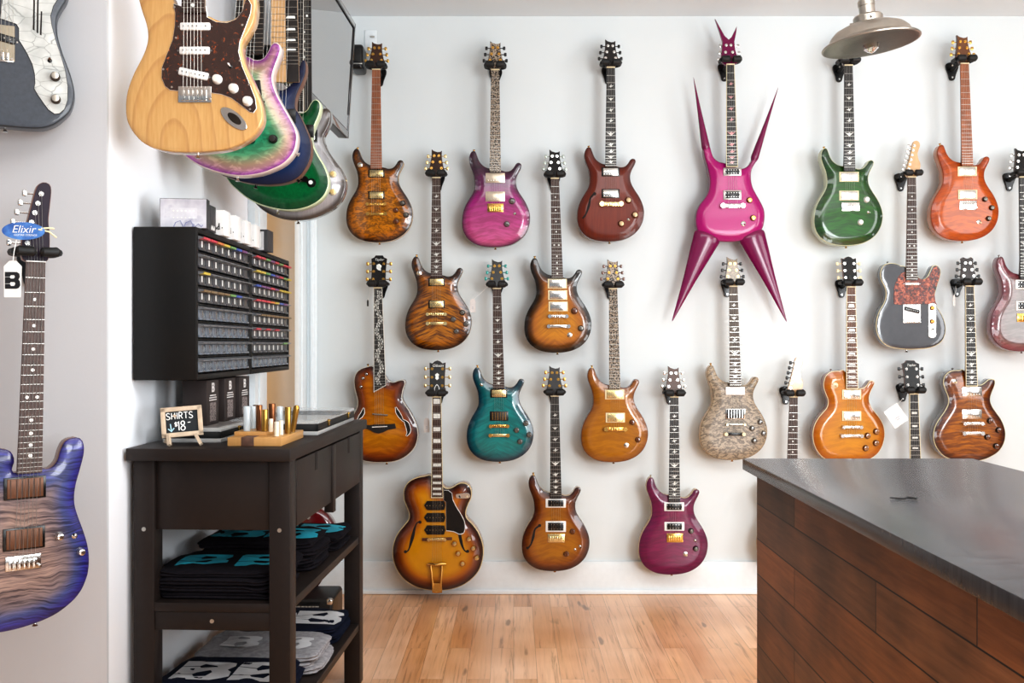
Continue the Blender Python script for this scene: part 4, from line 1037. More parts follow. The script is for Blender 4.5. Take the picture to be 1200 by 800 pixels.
SIL = figured('cracked_silver_top', [(0, '#2e241f'), (.8, '#5d544f'), (1.8, '#a3a0a2'), (5, '#c3c2c6')], fig='grain', fs=40, fstr=.5, dark=(.6, .6, .62), rough=.2, coat=1)
n = (356, -94); YS = 3.22
vo = [(345,140),(356,147),(364,142),(370,133),(376,126),(381,124.5),(385.5,129),(385,140),(380.4,150.4),(376.6,159),(381,171.7),(389.4,184.5),(398,197),(403,210),(402,222.8),(395.7,235.5),(383,246),(366,253.6),(349,256.8),(327.7,254.7),(310.6,248),(298,238),(290,225),(287,205),(292,190),(299,174),(303,160),(300,142),(300,128),(308,120),(320,126),(333,136)]
g = Guitar('silver-topped electric guitar with dark edges and cream knobs, rearmost in the fan', n, YS, u=YS/F, group=GS)
g.body(rel(vo, n), (SIL, pm('smoky_dark_side', '#33261f', .2, coat=1)), carve=.014, w=.05, thick=.045, binding=pm('smoked_edge', '#4c443f', .2, coat=1))
g.neck(232, 232, w0=15, w1=19, dxe=0, board=EBONY, inlay='dot', mat=NECKW)
g.head(dict(out=[(x*1.4, y*1.4) for x, y in DC_HEAD['out']], pegs=[(x*1.4, y*1.4) for x, y in DC_HEAD['pegs']], keys=[k*1.4 for k in DC_HEAD['keys']], ang=9, smooth=False), BLACK, NECKW, CHROME)
g.pickup('cov', 0, 252, 30, 14, CHROME, BLACK); g.pickup('cov', -2, 290, 30, 14, CHROME, BLACK); g.bridge('tom', -3, 312, 31, 6, CHROME)
for y in (203, 224): g.knob(389-n[0], y-n[1], CREAM, 3.7, pm('gold_cream_cap', '#d8bd84', .3, .3), h=.013)
g.toggle(367-n[0], 153-n[1], BLACK, CHROME, 1.4)
g.strings(310, 11, 15, -3); g.strap(346-n[0], 257-n[1], 0, 1); g.strap(308-n[0], 120-n[1], -.3, -1)
far_hanger(g, n, YS, 'black hanger near the ceiling holding the silver-topped guitar')

# ------------------------------------------------------------------ two guitars on the near-left wall
BB = NT('blue_burst_flame'); BB.set(Roughness=.3, Coat_Weight=.5, Coat_Roughness=.06)
o_ = BB.obj(); X_, Y_, Z_ = BB.sep(o_)
ed = BB.math('MULTIPLY', BB.n('ShaderNodeAttribute', attribute_name='edge').outputs['Fac'], 10.0)
base = BB.ramp(ed, [(0, '#2a1d66'), (.12, '#2d2f86'), (.3, '#46507f'), (.5, '#7b6d70'), (.85, '#9b8378')])
nz = BB.noise(o_, 9, 3)
v_ = BB.math('ADD', Z_, BB.math('MULTIPLY', BB.math('SUBTRACT', nz, .5), .05))
fl = BB.ramp(BB.noise(BB.comb(BB.math('MULTIPLY', X_, 4), 0, BB.math('MULTIPLY', v_, 95)), 2, 4, .7), [(.38, (0, 0, 0)), (.6, (1, 1, 1))])
BB.l(BB.mix(fl, BB.mix(1, base, (.22, .2, .26), 'MULTIPLY'), BB.mix(1, base, (1.22, 1.22, 1.22), 'MULTIPLY')), BB.p.inputs['Base Color']); BB = BB.mat
n = (42, 307); YN = 2.17
yaw = math.radians(38)
g = Guitar('blue-violet burst flame-top electric guitar with open-coil pickups, lower left wall', n, YN, u=YN/F, group='guitars on the near-left wall', yaw=yaw)
no = [(20,553),(21,538),(16,527),(6,524),(-4,517),(-14,504),(-26,492),(-36,490),(-43,500),(-46,520),(-41,545),(-33,570),(-29,595),(-33,615),(-43,640),(-49,665),(-48,690),(-38,715),(-20,730),(0,736),(28,735),(56,729),(75,720),(92,705),(101,686),(103.5,667.5),(102,649),(97,630),(90,609),(86.5,592.5),(88,574),(93,555),(97.5,536),(97,523),(92,516.4),(84,516.4),(76,520),(71,530),(67.5,542),(62,549),(56,551.5),(50,550)]
BRN = pm('brown_mahogany_side', '#7a4529', .4, coat=.5)
g.body(rel(no, n), (BB, BRN), carve=.004, w=.02, thick=.04, n=170)
DRB = pm('brown_rosewood_board', '#4a3630', .5, var=.3, scale=60)
g.neck(326, 247, w0=21, w1=27, dxe=-6.5, board=DRB, inlay='dot', mat=BRN, frets=24, inl=WHITE, nutmat=WHITE)
g.head(SUPER_HEAD, pm('dark_purple_face', '#1c0a20', .4, coat=0, Specular_IOR_Level=.25), BRN, CHROME, ks=2.1, strings=True)
for x, y in ((31.5, 571), (30.5, 630)): g.pickup('coil', x-n[0], y-n[1], 45, 26, pm('copper_brown_coil', '#6b4630', .4, .3), BLACK, pole=pm('coil_gap', '#40291c', .5))
g.bridge('trem', 29.5-n[0], 658-n[1], 38, 17, CHROME)
g.knob(68.6-n[0], 632-n[1], CHROME, 5, CHROME, h=.015); g.knob(93-n[0], 653.6-n[1], CHROME, 5, CHROME, h=.015)
g.toggle(86-n[0], 634-n[1], BLACK, CHROME, 2.2, lean=(-.8, 1.5))
g.strings(350, 16, 22, -12.3, each=True, r=.0004)
g.strap(45-n[0], 733-n[1], 0, 1); g.strap(-36-n[0], 490-n[1], -.3, -1)
hanger(n, YN, 'large black hanger holding the blue-violet burst guitar on the near-left wall', wall='front', u=.0040, pr=.66, yaw=yaw, wdx=-.13, group='guitar hangers on the near-left wall')
# tags hanging from it
def gp(x, y, o=0): return g.root.matrix_basis @ Vector(((x-n[0])*g.u, -o, -(y-n[1])*g.u))
EL = NT('blue_tag_card'); EL.set(Roughness=.4)
EL.l(EL.ramp(EL.noise(EL.obj(), 40, 3), [(.35, '#2c55a0'), (.65, '#5a8fd0')]), EL.p.inputs['Base Color']); EL = EL.mat
def text_mesh(txt, size, mat, parent, loc, rot, name='lettering', shear=0, ext=.0002, bold=0):
    cu = bpy.data.curves.new(name, 'FONT'); cu.body = txt; cu.size = size; cu.align_x = 'CENTER'; cu.align_y = 'CENTER'; cu.shear = shear; cu.extrude = ext; cu.offset = bold
    tmp = bpy.data.objects.new('t', cu); me = bpy.data.meshes.new_from_object(tmp); bpy.data.objects.remove(tmp); me.name = name
    me.materials.clear(); me.materials.append(mat)
    o = link(name, me, parent); o.location = loc; o.rotation_euler = rot
    return o
tr = empty('hang_tag', gp(24, 274, .045), 'blue oval paper tag reading Elixir, tied to the blue-violet guitar headstock', 'tag', rz=.2)
m = MB(); m.prism([(.043*math.cos(w), .019*math.sin(w)-.0) for w in [k*math.pi/16 for k in range(32)]], 0, .0008); m.build('card', EL, tr)
text_mesh('Elixir', .023, WHITE, tr, (0, -.0012, .003), (math.pi/2, 0, 0), shear=.25)
text_mesh('GUITAR STRINGS', .006, WHITE, tr, (.004, -.0012, -.009), (math.pi/2, 0, 0), shear=.1)
m = MB(); m.tube([(.03, -.001, .004), (.05, .004, .0), (.064, .01, -.012)], .002, 6); m.tube([(.035, 0, .006), (.05, .004, .008), (.06, .008, .007)], .002, 6); m.build('tie', CREAM, tr)
def b_logo(mb, s, M, mi=0):
    """shop mark: heavy rounded letter B with notches"""
    L = [(-.5,.5),(.3,.5),(.46,.4),(.5,.22),(.4,.05),(.5,-.06),(.53,-.28),(.42,-.45),(.25,-.5),(-.5,-.5),(-.5,-.21),(-.17,-.21),(-.1,-.33),(.12,-.33),(.2,-.2),(.14,-.1),(-.12,-.1),(-.17,-.185),(-.5,-.185),(-.5,.19),(-.17,.19),(-.12,.11),(.1,.11),(.17,.2),(.12,.31),(-.1,.31),(-.17,.215),(-.5,.215)]
    mb.prism([(x*s*.85, y*s) for x, y in L], 0, .0004, mi, M)
tb = empty('price_tag', gp(12, 330, .052), 'white price tag with black letter mark hanging from the near-left hanger', 'tag', rz=.1)
m = MB(); m.prism([(-.017,-.038),(.017,-.038),(.019,.028),(.008,.04),(-.006,.04),(-.018,.028)], 0, .0008); m.build('card', WHITE, tb)
m = MB(); b_logo(m, .036, Matrix.Translation((0, -.0009, -.002))); m.build('printed_mark', pm('black_print', '#17181c', .6), tb)
m = MB(); m.tube([(0, 0, .035), (.003, .0, .06), (.006, .004, .085)], .0009, 5); m.build('thread', WHITE, tb)

# dark slab guitar with cracked silver pickguard at the top left
n = (4, -268); YT = 2.28; yaw = math.radians(22)
g = Guitar('dark slate electric guitar with cracked silver-white pickguard, cut by the top left corner', n, YT, u=YT/F, group='guitars on the near-left wall', yaw=yaw)
SLT = pm('slate_satin_lacquer', '#3c424b', .45, coat=.3, var=.12, scale=120)
to = [(-8,-28),(-22,-34),(-45,-38),(-64,-30),(-70,-8),(-64,20),(-56,42),(-60,62),(-70,85),(-76,108),(-70,128),(-52,141),(-25,146),(0,146.5),(37,146.5),(54,142),(66,133),(75,122),(79,108.5),(79.3,95.5),(76,80.5),(71,65.5),(65.7,50.5),(61,32),(60,19),(61,9),(66,-2),(72,-14),(73,-28),(66,-36),(56,-34),(48,-22),(36,-12),(22,-14)]
g.body(rel(to, n), (SLT, SLT), carve=.001, w=.01, thick=.044, binding=pm('pale_teal_edge', '#2b3036', .4))
g.neck(330, 246, w0=20, w1=27, dxe=2, board=ROSE, inlay='dot', mat=MAPLE)
g.head(dict(out=[(x*2, y*2) for x, y in FEND_HEAD['out']], pegs=[(x*2, y*1.95) for x, y in FEND_HEAD['pegs']], keys=[k*2 for k in FEND_HEAD['keys']], ang=1, smooth=True), MAPLE, MAPLE, CHROME)
CRK = NT('cracked_silver_white'); CRK.set(Roughness=.4)
vo_ = CRK.n('ShaderNodeTexNoise'); vo_.inputs['Scale'].default_value = 7; vo_.inputs['Detail'].default_value = 4
XX = CRK.sep(CRK.obj())
w2 = CRK.n('ShaderNodeTexVoronoi', feature='DISTANCE_TO_EDGE'); w2.inputs['Scale'].default_value = 1
CRK.l(CRK.comb(CRK.math('ADD', CRK.math('MULTIPLY', XX[0], 26), CRK.math('MULTIPLY', CRK.noise(CRK.obj(), 30, 2), .8)), 0, CRK.math('MULTIPLY', XX[2], 42)), w2.inputs['Vector'])
CRK.l(CRK.mix(CRK.ramp(w2.outputs['Distance'], [(0, (1, 1, 1)), (.03, (0, 0, 0))]), CRK.ramp(CRK.noise(CRK.obj(), 22, 3), [(.3, '#a9aca9'), (.7, '#cfd1cd')]), '#8d908d'), CRK.p.inputs['Base Color']); CRK = CRK.mat
pg = [(5.5,-30),(4,-20),(0,21),(17,25.5),(19.7,30),(19.7,44),(23.5,50),(29,60),(34,71),(36.5,82),(37,93),(35.8,99.5),(40,107),(46,116),(51.5,123.5),(58,128),(63.5,127),(69,121.5),(72.5,110),(72.8,93.5),(70,75),(65.5,58),(60,41),(55.2,22),(54,11),(57,-1),(64,-14),(65,-26),(58,-30),(50,-20),(38,-8),(22,-9)]
g.plate(rel(pg, n), CRK, o=.003, edge=BLACK)
for x0, y0, y1 in ((36, -30, 30), (40, -30, 33), (43.5, 7, 35)):
    g.plate(rel([(x0-1.2, y1), (x0+.6, y1+.6), (x0+1.4, y0), (x0-.2, y0)], n), VOID, 'pickguard_slot', o=.0008, o0=g.o_top+.002, bev=0, base=g.o_top+.0027)
g.plate(rel([(-24,28),(15.5,28),(15.5,70),(-24,70)], n), pm('aged_nickel_plate', '#b5ab98', .35, 1), 'bridge_plate', o=.004)
g.pickup('single', -4-n[0], 42-n[1], 42, 10, BLACK, ang=12); g.bridge('trem', -4-n[0], 64-n[1], 37, 14, CHROME, name='saddle')
AGE = pm('aged_knob_side', '#4a3c33', .35, .8)
for x, y in ((59, 83.5), (59.5, 110.5)): g.knob(x-n[0], y-n[1], AGE, 5.6, pm('aged_knob_top', '#b9b3a8', .35, .8), h=.019)
g.toggle(53-n[0], 64.7-n[1], pm('bronze_tip', '#6a4f3d', .3, .7), BLACK, 2.6, lean=(0, .6))
g.strings(330, 15, 21, 0, r=.0004); g.strap(0, 147-n[1], 0, 1); g.strap(-45-n[0], -38-n[1], -.3, -1)
hanger(n, YT, 'black hanger near the ceiling holding the dark slate guitar', wall='front', u=.0040, pr=.66, yaw=yaw, group='guitar hangers on the near-left wall')
# ------------------------------------------------------------------ room
def st(name, mb, mats, ang=35): return tag(mb.build(name, mats, None, ang=ang), kind='structure')
def span(m, x0, x1, y0, y1, z0, z1, b=0, mi=0): return m.box(((x0+x1)/2, (y0+y1)/2, (z0+z1)/2), (x1-x0, y1-y0, z1-z0), b, mi)
def wallmat(n, c):
    m = NT(n); m.set(Roughness=.65, Specular_IOR_Level=.25)
    o = m.n('ShaderNodeTexCoord').outputs['Object']
    nz = m.noise(o, 1.2, 3)
    l = lin(c)
    m.l(m.ramp(nz, [(.3, tuple(x*.975 for x in l[:3])), (.7, l)]), m.p.inputs['Base Color'])
    m.bump(m.noise(o, 160, 3), .06, .002); return m.mat
W1 = wallmat('white_wall_paint', '#dae1e3'); W2 = wallmat('cool_white_wall_paint', '#f6f9fd'); W3 = wallmat('shaded_wall_paint', '#cbcdd0'); CL = wallmat('ceiling_paint', '#e6eef3')  # the near-left wall's shade is put into its darker colour
TRIM = pm('white_trim_paint', '#e6edf0', .4, var=.02)
st('wall_back', span(MB(), -1.1, 4.3, D, D+.1, 0, CEIL), W1)
st('wall_left_side', span(MB(), -1.1, -1.0, NY+.012, D, 0, CEIL), W2)
st('wall_left_near', span(MB(), -4.0, -1.0, NY, NY+.012, 0, CEIL), W3)
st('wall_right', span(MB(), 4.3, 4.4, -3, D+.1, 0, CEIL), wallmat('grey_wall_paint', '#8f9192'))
st('ceiling', span(MB(), -4, 4.4, -3, D+.1, CEIL, CEIL+.1), CL)
fl = NT('oak_strip_floor'); fl.set(Roughness=.32, Coat_Weight=.35, Coat_Roughness=.18)
o_ = fl.obj(); X_, Y_, Z_ = fl.sep(o_)
br = fl.n('ShaderNodeTexBrick', offset=.37, offset_frequency=2, squash=1.0)
for k, v in (('Scale', 1.0), ('Mortar Size', .0009), ('Mortar Smooth', .1), ('Bias', 0.0), ('Brick Width', .95), ('Row Height', .083)): br.inputs[k].default_value = v
br.inputs['Color1'].default_value = (0, 0, 0, 1); br.inputs['Color2'].default_value = (1, 1, 1, 1); br.inputs['Mortar'].default_value = (.5, .5, .5, 1)
fl.l(fl.comb(Y_, X_, 0), br.inputs['Vector'])
seedv = fl.math('MULTIPLY', br.outputs['Color'], 7.0)
g1 = fl.noise(fl.comb(fl.math('MULTIPLY', X_, 24), fl.math('MULTIPLY', Y_, .9), seedv), 2.2, 5, .62, 1.1)
plank = fl.ramp(br.outputs['Color'], [(0, '#cf9c70'), (.3, '#dcae86'), (.55, '#ebc4a2'), (.8, '#dfb188'), (1, '#d3a072')])
grain = fl.ramp(g1, [(.3, (.55, .47, .41)), (.44, (.94, .91, .88)), (.75, (1.08, 1.08, 1.08))])
big = fl.ramp(fl.noise(o_, 2.2, 2), [(.33, (.95, .82, .68)), (.66, (1.2, 1.22, 1.26))])
c_ = fl.mix(1, fl.mix(1, plank, grain, 'MULTIPLY'), big, 'MULTIPLY')
kn = fl.ramp(fl.noise(fl.comb(fl.math('MULTIPLY', X_, 9), fl.math('MULTIPLY', Y_, 2.2), 3), 1.7, 2), [(.67, (0, 0, 0)), (.73, (1, 1, 1))])
c_ = fl.mix(fl.math('MULTIPLY', kn, .6), c_, '#4a2a14')
fl.l(fl.mix(fl.math('MULTIPLY', br.outputs['Fac'], .55), c_, '#6b4024'), fl.p.inputs['Base Color'])
st('floor', span(MB(), -4, 4.4, -3, D+.1, -.08, 0), fl.mat)
m = MB(); span(m, -.927, 4.3, D-.014, D, 0, .152, .003); span(m, -.927, 4.3, D-.026, D-.014, 0, .022, .006)
st('baseboard_back', m, TRIM)
m = MB(); span(m, -1.0, -.988, NY+.012, 3.68, 0, .15, .003); st('baseboard_left', m, TRIM)
m = MB(); span(m, -4, -1.0, NY-.013, NY, 0, .15, .003); st('baseboard_near_left', m, TRIM)
# door and casings at the far end of the side wall
DW = figured('birch_door_panel', [(0, '#cdb08c'), (5, '#cdb08c')], fig='grain', fs=22, fstr=.25, dark=(.85, .8, .74), coat=.2, rough=.4)
st('door_1', span(MB(), -1.0, -.99, 3.87, 4.44, 0.005, 2.03, .002), DW)
m = MB()
for a, b in ((3.69, 3.868), (4.442, 4.632)):
    span(m, -1.0, -.972, a, b, 0, 2.12, .004); span(m, -.974, -.966, a+.05, b-.05, 0, 2.1, .003)
span(m, -1.0, -.972, 3.69, 4.632, 2.035, 2.2, .004)
st('trim_1', m, TRIM)
m = MB(); span(m, -.972, -.927, D-.022, D, 0, CEIL, .004); span(m, -.958, -.94, D-.03, D-.02, 0, CEIL, .004); st('trim_2', m, TRIM)

# ------------------------------------------------------------------ console table
TB = pm('black_brown_table_stain', '#241c19', .45, Specular_IOR_Level=.35, var=.1, scale=60, bump=.05, bscale=300)
table = empty('console_table', (-.5655, 2.482, 0), 'black-brown console table with two drawers and two open shelves against the side wall', 'table', rz=-.047)
def tp_(name, boxes, mat=TB, parent=None, b=.002):
    m = MB()
    for q in boxes: span(m, *q, b)
    return m.build(name, mat, parent or table)
tp_('tabletop', [(-.425, 0, 0, .99, .879, .911)], b=.003)
for x in (-.418, -.063):
    for y in (.03, .905): tp_('leg', [(x, x+.055, y, y+.055, 0, .879)])
tp_('apron', [(-.363, -.063, .042, .058, .697, .879)]); tp_('apron', [(-.363, -.063, .935, .95, .697, .879)]); tp_('apron', [(-.414, -.396, .085, .905, .697, .879)])
tp_('side_rail', [(-.05, -.028, .085, .905, .69, .703), (-.05, -.02, .485, .515, .69, .879)])
for y0, y1 in ((.09, .478), (.522, .9)):
    d = tp_('drawer', [(-.03, -.007, y0, y1, .7, .872), (-.34, -.32, y0+.02, y1-.02, .72, .86), (-.34, -.03, y0+.02, y1-.02, .71, .72), (-.34, -.03, y0+.02, y0+.035, .71, .85), (-.34, -.03, y1-.035, y1-.02, .71, .85)])
    c = (y0+y1)/2+.01
    tp_('pull_slot', [(-.01, -.0062, c-.012, c+.012, .822, .874)], VOID, d, 0)
tp_('divider', [(-.03, -.002, .483, .517, .668, .872)])
tp_('shelf', [(-.415, -.012, .032, .958, .487, .511)]); tp_('shelf', [(-.415, -.012, .032, .958, .187, .211)])
for z in (.44, .14):
    tp_('shelf_rail', [(-.363, -.063, .034, .052, z, z+.047)]); tp_('shelf_rail', [(-.363, -.063, .938, .956, z, z+.047)])
for x, y, z in ((-.39, .03, .7), (-.036, .03, .7), (-.213, .034, .464)):
    m = MB(); m.add(*cyl_y(.0055, .0015, 14), 0, Matrix.Translation((x, y, z))); m.build('screw', STEEL, table)

# folded shirts
def cotton(n, c): return pm(n, c, .95, var=.22, scale=70, bump=.25, bscale=500, Specular_IOR_Level=.1)
SH = dict(black=cotton('black_cotton', '#1d1a1f'), navy=cotton('navy_cotton', '#161b2c'), grey=cotton('heather_grey_cotton', '#a5a3a6'))
INK = dict(teal=pm('turquoise_ink', '#2fb8cf', .7, var=.05), white=pm('white_ink', '#dcdcde', .7, var=.05))
B1 = [(-.5,.5),(.3,.5),(.46,.4),(.5,.22),(.4,.05),(.5,-.06),(.53,-.28),(.42,-.45),(.25,-.5),(-.5,-.5),(-.5,-.21),(-.17,-.21),(-.1,-.33),(.12,-.33),(.2,-.2),(.14,-.1),(-.12,-.1),(-.17,-.185),(-.5,-.185),(-.5,.19),(-.17,.19),(-.12,.11),(.1,.11),(.17,.2),(.12,.31),(-.1,.31),(-.17,.215),(-.5,.215)]
B2 = B1
def shirt(label, c, sx, sy, h, mat, seed, group, ink=None, rz=0, prints=((B1, -.07, .0), (B2, .09, .0)), ps=.13, sag=0):
    o = empty('folded_shirt', c, label, 'shirt', group, rz)
    rnd = random.Random(seed); ph = [rnd.uniform(0, 6.3) for _ in range(8)]
    N = 56
    def ht(x, y):
        return h*(1-.10*(abs(x)/sx*2)**4-.10*(abs(y)/sy*2)**4)+.0032*math.sin(x*31+ph[0])*math.sin(y*37+ph[1])+.0022*math.sin(x*70+y*45+ph[2])
    prof = [(0, 0), (.5, 0), (.94, 0), (.985, .12), (1.0, .28), (.985, .46), (.97, .5), (.99, .58), (1.0, .74), (.975, .9), (.93, .97), (.84, 1), (.7, 1), (.52, 1), (.34, 1), (.16, 1), (0, 1)]
    V, Fc = [], []
    for k, (r, z) in enumerate(prof):
        for j in range(N):
            w = 2*math.pi*j/N; cw, sw = math.cos(w), math.sin(w); e = .28
            wob = 1+(.018*math.sin(3*w+ph[3])+.012*math.sin(7*w+ph[4]+z*3)+.008*math.sin(13*w+ph[5]+z*5))*min(1, r*1.2)
            x = sx/2*r*wob*math.copysign(abs(cw)**e, cw); y = sy/2*r*wob*math.copysign(abs(sw)**e, sw)
            zz = ht(x, y) if z == 1 else z*ht(x, y)*1.0
            if z == 0: zz = .0005
            V.append((x, y, zz-(sag*(abs(x)/sx*2)**3 if z > .3 else 0)))
    for k in range(len(prof)-1):
        for j in range(N): Fc.append((k*N+j, k*N+(j+1) % N, (k+1)*N+(j+1) % N, (k+1)*N+j))
    MB().add(V, Fc).build('cloth', SH[mat], o, ang=60)
    if ink:
        for L, dx, dy in prints:
            p = [(x*ps+dx, y*ps*.95+dy) for x, y in L]
            if area(p) < 0: p = p[::-1]
            vv = [Vector(q) for q in p]; n = len(p)
            gx = -sx/2
            while gx < sx/2:
                gy = -sy/2
                while gy < sy/2:
                    if inside(gx, gy, p) and poly_dist(gx, gy, p) > .004: vv.append(Vector((gx, gy)))
                    gy += .011
                gx += .011
            ov, _, of, _, _, _ = geometry.delaunay_2d_cdt(vv, [(i, (i+1) % n) for i in range(n)], [], 1, 1e-7)
            MB().add([(q.x, q.y, ht(q.x, q.y)+.0016) for q in ov], [tuple(f) for f in of]).build('printed_letter', INK[ink], o, ang=60)
    return o
def pile(where, c, z0, n, h, sx, sy, mat, ink, seed, desc, offs=None, rz=-.04, **kw):
    ords = ['topmost', 'second from the top', 'third from the top', 'fourth from the top', 'lowest']
    for i in range(n):
        r = random.Random(seed*10+i)
        top = i == n-1
        o = ords[n-1-i] if n-1-i < 4 and i > 0 else 'lowest'
        lab = f'{desc} folded shirt, {o} {where}' if not top else f'{desc} folded shirt with {"turquoise" if ink=="teal" else "white"} print, topmost {where}'
        shirt(lab, (c[0]+r.uniform(-.008, .008), c[1]+r.uniform(-.008, .006), z0+.001+i*h*.93), sx*r.uniform(.96, 1.02), sy*r.uniform(.97, 1.02), h, mat, seed*10+i, 'folded shirts on the table shelves', ink if top else None, rz+r.uniform(-.03, .03), **kw)
MID, LOW = .511, .211
pile('of the front pile on the middle shelf', (-.775, 2.69), MID, 4, .0195, .345, .27, 'black', 'teal', 3, 'black')
pile('of the centre pile on the middle shelf', (-.75, 2.985), MID, 4, .0238, .35, .27, 'black', 'teal', 4, 'black', ps=.15)
pile('of the rear pile on the middle shelf', (-.735, 3.265), MID, 3, .0185, .35, .25, 'black', 'teal', 5, 'black', ps=.15)
pile('of the front pile on the bottom shelf', (-.775, 2.69), LOW, 4, .0185, .34, .27, 'navy', 'white', 6, 'navy blue', ps=.15)
pile('of the grey pile on the bottom shelf', (-.75, 2.985), LOW, 3, .0205, .36, .27, 'grey', 'white', 7, 'heather grey', ps=.11)
pile('of the rear pile on the bottom shelf', (-.735, 3.27), LOW, 3, .019, .35, .26, 'navy', 'white', 8, 'navy blue', ps=.16)

# ------------------------------------------------------------------ things on the table
TZ = .911
PINE = pm('whitewashed_wood', '#c6b29a', .6, var=.15)
SLATE = pm('chalkboard_slate', '#1c2124', .8)
CHALK = pm('white_chalk', '#f2f2f0', .9, var=.02); CHB = pm('pale_blue_chalk', '#b9dcea', .9)
cb = empty('chalkboard_sign', (-.868, 2.575, TZ), 'small chalkboard on a little easel reading SHIRTS and a price, on the table', 'sign', rz=math.radians(17))
TILT = Matrix.Translation((0, 0, .024)) @ Matrix.Rotation(math.radians(-14), 4, 'X') @ Matrix.Rotation(math.radians(-4), 4, 'Y')
w_, h_ = .104, .078
m = MB()
for cx, cz, sx, sz in ((0, .005, w_, .012), (0, h_-.005, w_, .012), (-w_/2+.006, h_/2, .012, h_), (w_/2-.006, h_/2, .012, h_)):
    m.box((0, 0, 0), (sx, .011, sz), .0012, 0, TILT @ Matrix.Translation((cx, 0, cz)))
m.build('frame', PINE, cb)
m = MB(); m.box((0, 0, 0), (w_-.016, .005, h_-.016), 0, 0, TILT @ Matrix.Translation((0, .001, h_/2))); m.build('slate', SLATE, cb)
STK = {'S': [[(.9,.85),(.6,1),(.25,.95),(.1,.75),(.3,.55),(.7,.42),(.9,.22),(.7,.03),(.3,0),(.05,.15)]], 'H': [[(.1,1),(.1,0)],[(.9,1),(.9,0)],[(.1,.5),(.9,.5)]], 'I': [[(.5,1),(.5,0)]],
       'R': [[(.1,0),(.1,1),(.6,1),(.85,.8),(.65,.55),(.1,.5)],[(.45,.5),(.9,0)]], 'T': [[(0,1),(1,1)],[(.5,1),(.5,0)]], '1': [[(.35,.8),(.55,1),(.55,0)]],
       '8': [[(.5,.52),(.85,.72),(.7,.98),(.35,.98),(.15,.75),(.5,.52),(.9,.3),(.75,.02),(.3,0),(.1,.25),(.5,.52)]], '$': [[(.85,.8),(.5,.9),(.2,.75),(.3,.55),(.7,.45),(.85,.25),(.5,.1),(.15,.2)],[(.5,1.08),(.5,-.08)]], '-': [[(.1,.85),(.9,.88)]]}
def scribe(txt, x, z, s, mat, w=.7, adv=.92, thick=.0013):
    m = MB()
    for ch in txt:
        for st_ in STK[ch]:
            xo = -s*w*.26 if ch in 'I1' else 0
            p = smooth_closed(st_, max(2, 5*len(st_)), False) if len(st_) > 3 else st_
            m.tube([TILT @ Vector((x+xo+a*s*w, -.0022, z+b*s)) for a, b in p], thick, 6)
        x += s*adv*(.5 if ch in 'I1' else 1)*w/.7*.98
    return m.build('chalk_lettering', mat, cb)
scribe('SHIRTS', -.0385, .047, .0165, CHALK, w=.62, adv=.88)
scribe('$', -.0195, .027, .0115, CHALK); scribe('18', -.012, .0165, .0235, CHALK, w=.55, adv=.8, thick=.0015); scribe('-', .013, .021, .017, CHALK, w=.55)
m = MB()
for p in ([(-.029, .035), (-.0275, .0155)], [(-.035, .0225), (-.0275, .0145), (-.0205, .0235)]): m.tube([TILT @ Vector((a, -.0022, b)) for a, b in p], .0016, 6)
m.build('chalk_arrow', CHB, cb)
for a, b in (((-.036, -.008, .029), (-.032, -.03, .0045)), ((.032, -.008, .029), (.046, -.028, .0045)), ((-.02, .012, .08), (-.045, .05, .0045))):
    m = MB(); m.tube([a, b], .0058, 4); m.build('leg', PINE, cb)

ALU = pm('brushed_aluminium_edge', '#b9b8b6', .35, .25)
CASEB = pm('black_case_vinyl', '#121212', .5, bump=.15)
ACR = NT('clear_acrylic'); ACR.set(Roughness=.03, Alpha=.22, Base_Color=(.9, .92, .92, 1), Specular_IOR_Level=1.0); ACR = ACR.mat
BRASS = pm('brass_metal', '#a88748', .25, 1)
def flat_case(label, x0, x1, y0, y1, h, rz, clear, name):
    c = empty(name, (x1, y0, TZ), label, 'case', rz=rz)
    W, Ln = x1-x0, y1-y0
    def b(nm, boxes, mat, bev=.0012, par=None):
        m = MB()
        for q in boxes: span(m, *q, bev)
        return m.build(nm, mat, par or c)
    b('base', [(-W, 0, 0, Ln, 0, .011)], ALU)
    b('body', [(-W, 0, 0, .01, .012, h*.74), (-W, 0, Ln-.01, Ln, .012, h*.74), (-.01, 0, 0, Ln, .012, h*.74), (-W, -W+.01, 0, Ln, .012, h*.74), (-W, 0, 0, Ln, .012, .014)], CASEB, .0006)
    if clear:
        b('interior_lining', [(-W+.012, -.012, .012, Ln-.012, .014, .019)], pm('white_velvet_lining', '#d5d3cf', .9))
        b('lid_frame', [(-W, 0, 0, .008, h*.74, h*.78), (-W, 0, Ln-.008, Ln, h*.74, h*.78), (-.008, 0, 0, Ln, h*.74, h*.78), (-W, -W+.008, 0, Ln, h*.74, h*.78), (-W, 0, 0, Ln, h, h+.0012)][:4], ALU, .0006)
        b('clear_lid', [(-W, 0, 0, Ln, h*.955, h), (-W, 0, 0, .003, h*.78, h*.95), (-.003, 0, 0, Ln, h*.78, h*.95), (-W, 0, Ln-.003, Ln, h*.78, h*.95), (-W, -W+.003, 0, Ln, h*.78, h*.95)], ACR, 0)
    else:
        b('lid', [(-W, 0, 0, Ln, h*.74, h)], ALU)
        b('lid_panel', [(-W+.012, -.012, .012, Ln-.012, h, h+.0008)], pm('grey_lid_panel', '#716c69', .4), .0003)
    for q in ((.25, .8) if clear else (.3,)):
        m = MB(); m.box((.002, Ln*q, h*.6), (.006, .014, .02), .0015); m.box((.005, Ln*q, h*.6+.006), (.006, .01, .006), .0015); m.build('latch', BRASS, c)
    return c
flat_case('closed flat black case with aluminium edges under the three dark boxes', -.949, -.79, 2.648, 3.16, .0395, -.03, False, 'flat_case')
